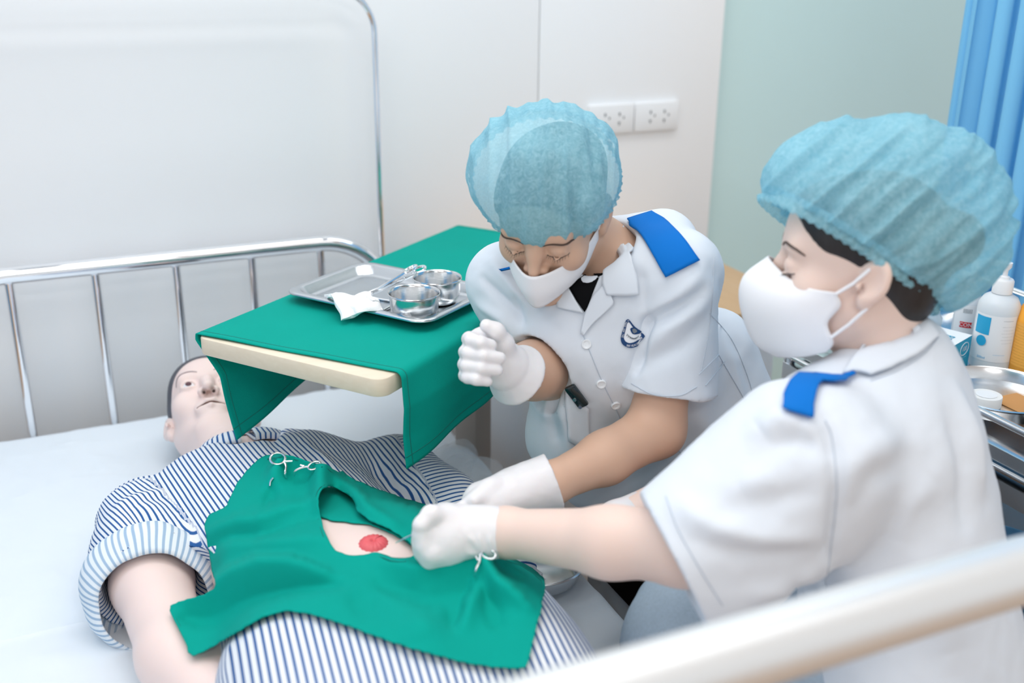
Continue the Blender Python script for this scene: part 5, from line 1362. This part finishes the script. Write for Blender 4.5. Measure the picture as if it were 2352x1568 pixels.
# pump bottle
P = np.array([1.522, -1.067, .8045]); e = empty('pump_bottle', P, 'tall white plastic pump bottle with blue print on the trolley', 'bottle')
M_frost = mat('frosted_plastic', srgb(226, 234, 240), .3, sss=.1, alpha=.93)
rb = .0355
MB().lathe([(rb*.9, 0), (rb, .004), (rb, .108), (rb*.97, .118), (rb*.80, .130), (rb*.45, .137), (rb*.42, .142)], P, 40, capb=True).build('bottle_body', M_frost, e)
MB().lathe([(.0170, .138), (.0172, .160), (.0150, .163), (.0001, .163)], P, 28).build('cap', M_white, e)
MB().lathe([(.0085, .163), (.0085, .167), (.0045, .169), (.0045, .178), (.0090, .184), (.0095, .192), (.0001, .195)], P, 24).build('pump', M_white, e)
rt, up, to = basis_at(P)
MB().tube([P+np.array([0, 0, .189]), P-rt*.014+np.array([0, 0, .190]), P-rt*.023+np.array([0, 0, .185])], [.0068, .0055, .0032], 12).build('nozzle', M_white, e)
M_cy = mat('cyan_print', srgb(40, 168, 216), .5); M_label = mat('label_white', srgb(240, 243, 246), .45)
def wrap_label(name, P, r, z0, z1, a0, a1, m, parent):
    ac = math.atan2(to[1], to[0]); V = []; n = 20
    for i in range(n):
        a = ac+radians(a0+(a1-a0)*i/(n-1))
        for z in (z0, z1): V.append((P[0]+r*cos(a), P[1]+r*sin(a), P[2]+z))
    return mesh_obj(name, V, grid_faces(n, 2), m, parent)
lb = wrap_label('label', P, rb+.0004, .020, .104, -68, 60, M_label, e)
wrap_label('label_panel', P, rb+.0008, .068, .100, -60, -14, M_cy, lb)
ac = math.atan2(to[1], to[0]); ca = ac+radians(-32); pc = P+np.array([(rb+.0012)*cos(ca), (rb+.0012)*sin(ca), .056]); nn = np.array([cos(ca), sin(ca), 0]); tt_ = np.array([-nn[1], nn[0], 0])
mesh_obj('label_roundel', [pc+.0095*(cos(a)*tt_+sin(a)*up) for a in np.linspace(0, 2*pi, 28, endpoint=False)], [tuple(range(28))], M_cy, lb)
def btext(txt, ang, z, size, m, r=rb+.0012): 
    a = ac+radians(ang); nn = np.array([cos(a), sin(a), 0]); t_ = np.array([-nn[1], nn[0], 0]); return text_plane('label_print', txt, P+nn*r+np.array([0, 0, z]), t_, up, size, m, lb, bend=r)
btext('500ml', -25, .026, .006, M_cy); btext('\u2014\u2014\u2014', 32, .097, .006, M_print_g)
for k in range(6): btext(['\u2014\u2014 \u2014 \u2014\u2014\u2014 \u2014', '\u2014 \u2014\u2014\u2014 \u2014\u2014'][k % 2], 36, .086-.006*k, .0030, M_print_g)
btext('\u2014\u2014\u2014\u2014', 20, .034, .005, M_cy)
# spray bottle behind
P = np.array([1.552, -.975, .8045]); e = empty('spray_bottle', P, 'small white spray bottle behind the pump bottle', 'bottle'); rt, up, to = basis_at(P)
MB().lathe([(.022, 0), (.024, .004), (.024, .085), (.020, .100), (.010, .112), (.009, .118)], P, 30, capb=True).build('bottle_body', M_frost, e)
MB().lathe([(.011, .116), (.011, .128), (.006, .132), (.005, .150), (.0075, .153), (.0075, .164), (.004, .169), (.0001, .170)], P, 20).build('pump', M_white, e)
lb = wrap_label('label', P, .0244, .015, .088, -60, 60, M_label, e); wrap_label('label_panel', P, .0248, .045, .056, -25, 25, mat('red_print', srgb(216, 44, 50), .5), lb)
rb2 = .0252; a_ = math.atan2(to[1], to[0]); nn = np.array([cos(a_), sin(a_), 0]); text_plane('label_print', 'CON', P+nn*rb2+np.array([0, 0, .0505]), np.array([-nn[1], nn[0], 0]), up, .010, M_print_w, lb, bend=rb2)
text_plane('label_print', '|||||||', P+nn*rb2+np.array([0, 0, .078]), np.array([-nn[1], nn[0], 0]), up, .009, M_dark, lb, bend=rb2)
# empty clear bottle lying behind
P = np.array([1.505, -.93, .8045]); e = empty('clear_jar', P, 'small clear plastic jar behind the blue glove box', 'jar')
MB().lathe([(.022, 0), (.024, .005), (.024, .05), (.018, .06), (.018, .068)], P, 28, capb=True).build('jar_body', mat('clear_pet', srgb(214, 228, 236), .1, alpha=.55), e)
# orange bottle
P = np.array([1.573, -1.119, .8045]); e = empty('disinfectant_bottle', P, 'orange plastic disinfectant bottle with tapered shoulder at the right edge', 'bottle'); rt, up, to = basis_at(P)
M_or = mat('orange_plastic', srgb(255, 178, 62), .4); ro = .046
MB().lathe([(ro*.90, 0), (ro, .006), (ro, .095), (ro*.97, .104), (ro*.60, .136), (ro*.36, .150), (ro*.34, .156)], P, 40, capb=True).build('bottle_body', M_or, e)
MB().lathe([(.019, .154), (.019, .176), (.0001, .177)], P, 24).build('cap', M_white, e)
ac = math.atan2(to[1], to[0]); M_obr = mat('brown_print', srgb(176, 110, 30), .7)
lb = wrap_label('label', P, ro+.0004, .018, .096, -75, 75, mat('orange_label', srgb(255, 186, 84), .5), e)
for k in range(14):
    a = ac+radians(-34); nn = np.array([cos(a), sin(a), 0]); text_plane('label_print', ['\u2014\u2014 \u2014\u2014\u2014 \u2014 \u2014\u2014', '\u2014\u2014\u2014 \u2014 \u2014\u2014\u2014', '\u2014 \u2014\u2014 \u2014\u2014 \u2014\u2014\u2014', '\u2014\u2014\u2014\u2014 \u2014\u2014'][k % 4], P+nn*(ro+.0012)+np.array([0, 0, .091-.0052*k]), np.array([-nn[1], nn[0], 0]), up, .0042, M_obr, lb, bend=ro+.0012)
# glove box
bx = empty('glove_box', (1.46, -1.02, .8045), 'turquoise and white cardboard glove box on the trolley', 'box')
br = np.array([1.486, -1.052, .8045]); ea = np.array([-.93, -.36, 0]); ea /= np.linalg.norm(ea); eb = np.array([-ea[1], ea[0], 0]); eb = eb if eb[1] > 0 else -eb
M_tq = mat('turquoise_card', srgb(20, 160, 196), .5); M_bw = mat('white_card', srgb(236, 242, 246), .5)
def bpt(a, b, z): return br+ea*a+eb*b+np.array([0, 0, z])
La, Lb, Hb = .13, .10, .058
Vb = [bpt(a, b, z) for z in (0, Hb) for a, b in ((0, 0), (La, 0), (La, Lb), (0, Lb))]
mesh_obj('box_sides', Vb, [(0, 1, 5, 4), (1, 2, 6, 5), (2, 3, 7, 6), (3, 0, 4, 7), (3, 2, 1, 0)], M_tq, bx, smooth=False)
mesh_obj('box_lid', [bpt(a, b, Hb+.0004) for a, b in ((0, 0), (La, 0), (La, Lb), (0, Lb))], [(0, 1, 2, 3)], M_bw, bx, smooth=False)
mesh_obj('box_slot', [bpt(La*.62+.03*cos(t), Lb*.5+.018*sin(t), Hb+.0009) for t in np.linspace(0, 2*pi, 24, endpoint=False)], [tuple(range(24))], mat('slot_grey', srgb(168, 170, 164), .7), bx, smooth=False)
fn = np.cross(-ea, [0, 0, 1.]); text_plane('box_print', '100', bpt(.028, 0, .040)+fn*.0005, -ea, np.array([0, 0, 1.]), .013, M_print_w, bx)
MB().tube([bpt(.028, 0, .040)+fn*.0006+(-ea)*.017*cos(t)+np.array([0, 0, .0115*sin(t)]) for t in np.linspace(0, 2*pi, 30, endpoint=False)], .0007, 5, closed=True).build('box_ring', M_print_w, bx)
mesh_obj('box_stripe', [bpt(a, 0, z)+fn*.0005 for a, z in ((.02, .004), (.08, .004), (.08, .006), (.02, .006))], [(0, 1, 2, 3)], mat('lime_print', srgb(190, 214, 60), .5), bx, smooth=False)
text_plane('box_print', '\u2014\u2014 \u2014\u2014', bpt(.028, 0, .024)+fn*.0005, -ea, np.array([0, 0, 1.]), .006, M_print_w, bx)
text_plane('box_print', 'HB', bpt(.035, Lb*.68, Hb+.0008), ea, -eb, .030, M_tq, bx); text_plane('box_print', 'BB', bpt(.045, Lb*.25, Hb+.0008), ea, -eb, .024, M_tq, bx)
# round tray with tape and paper
P = np.array([1.405, -1.196, .8045]); e = empty('round_tray', P, 'round stainless steel basin on the trolley holding tape', 'basin'); R = .098
MB().lathe([(R*.80, 0), (R*.93, .004), (R*.97, .022), (R*1.01, .025), (R*1.02, .0265), (R*.99, .0275), (R*.955, .024), (R*.915, .007), (R*.80, .0035), (.0001, .003)], P, 56, capb=True).build('basin_body', M_steel_soft, e)
tp = np.array([P[0]-.032, P[1]-.002, P[2]+.0036]); tpo = empty('tape_roll', tp, 'white surgical tape roll in the round steel basin', 'tape')
MB().lathe([(.012, 0), (.0245, 0), (.025, .001), (.025, .017), (.0245, .018), (.012, .018), (.012, 0)], tp, 36).build('roll', mat('tape_white', srgb(240, 241, 240), .6), tpo)
mesh_obj('roll_disc', [tp+np.array([.0165*cos(t), .0165*sin(t), .0185]) for t in np.linspace(0, 2*pi, 30, endpoint=False)], [tuple(range(30))], M_label, tpo, smooth=False)
rt, up, to = basis_at(tp); text_plane('roll_print', 'Durapore', tp+np.array([0, 0, .0187])-to*.006, -rt, to*-1, .0075, mat('violet_print', srgb(110, 124, 190), .6), tpo)
pp = MB().box((P[0]-.005, P[1]-.050, P[2]+.0036), (P[0]+.055, P[1]+.012, P[2]+.0046)).build('kraft_paper', mat('kraft', srgb(206, 150, 92), .8)); tag(pp, 'small brown kraft paper slip in the round steel basin', 'paper')
kd = empty('kidney_basin', (1.392, -1.322, .8045), 'small kidney shaped steel basin at the right edge of the trolley', 'basin')
def kid(s_, z): 
    out = []
    for k in range(48):
        t = 2*pi*k/48; x = cos(t)*.075; y = sin(t)*.042+.022*(cos(t)**2)*1.0-.011; out.append((1.392+(x*.25+y*.97)*s_, -1.335+(x*.97-y*.25)*s_, z))
    return out
o = loft([kid(1.0, .826), kid(1.03, .829), kid(1.0, .831), kid(.95, .829), kid(.88, .810), kid(.80, .8055)], 'basin_body', M_steel_soft, kd); thicken(o, .001, -1)
# waste bags on the lower shelf
def crumple(name, c, r, m, label, seed, cat='bag'):
    c = np.array(c); r = np.array(r); s = SDF(c-r*1.25, c+r*1.25, .006); s.box(c, r*.92, None, min(r)*.5, .0); V, Q = s.mesh(1); N = normals(V, Q)
    V = V+N*(.018*fbm(V, 9, seed)+.008*np.abs(fbm(V, 24, seed+2)))[:, None]; V[:, 2] = np.maximum(V[:, 2], c[2]-r[2]); o = mesh_obj(name, V, Q, m); tag(o, label, cat); return o
crumple('paper_bag', (1.50, -1.17, .36), (.10, .11, .115), mat('kraft_bag', srgb(196, 130, 66), .75, bump=.3, bscale=30), 'brown paper bag on the bottom shelf of the trolley', 3)
crumple('yellow_bag', (1.42, -1.39, .33), (.08, .09, .085), mat('yellow_bag', srgb(226, 168, 20), .5, bump=.3, bscale=24), 'yellow plastic waste bag on the bottom shelf of the trolley', 8)
bpy.context.view_layer.update()
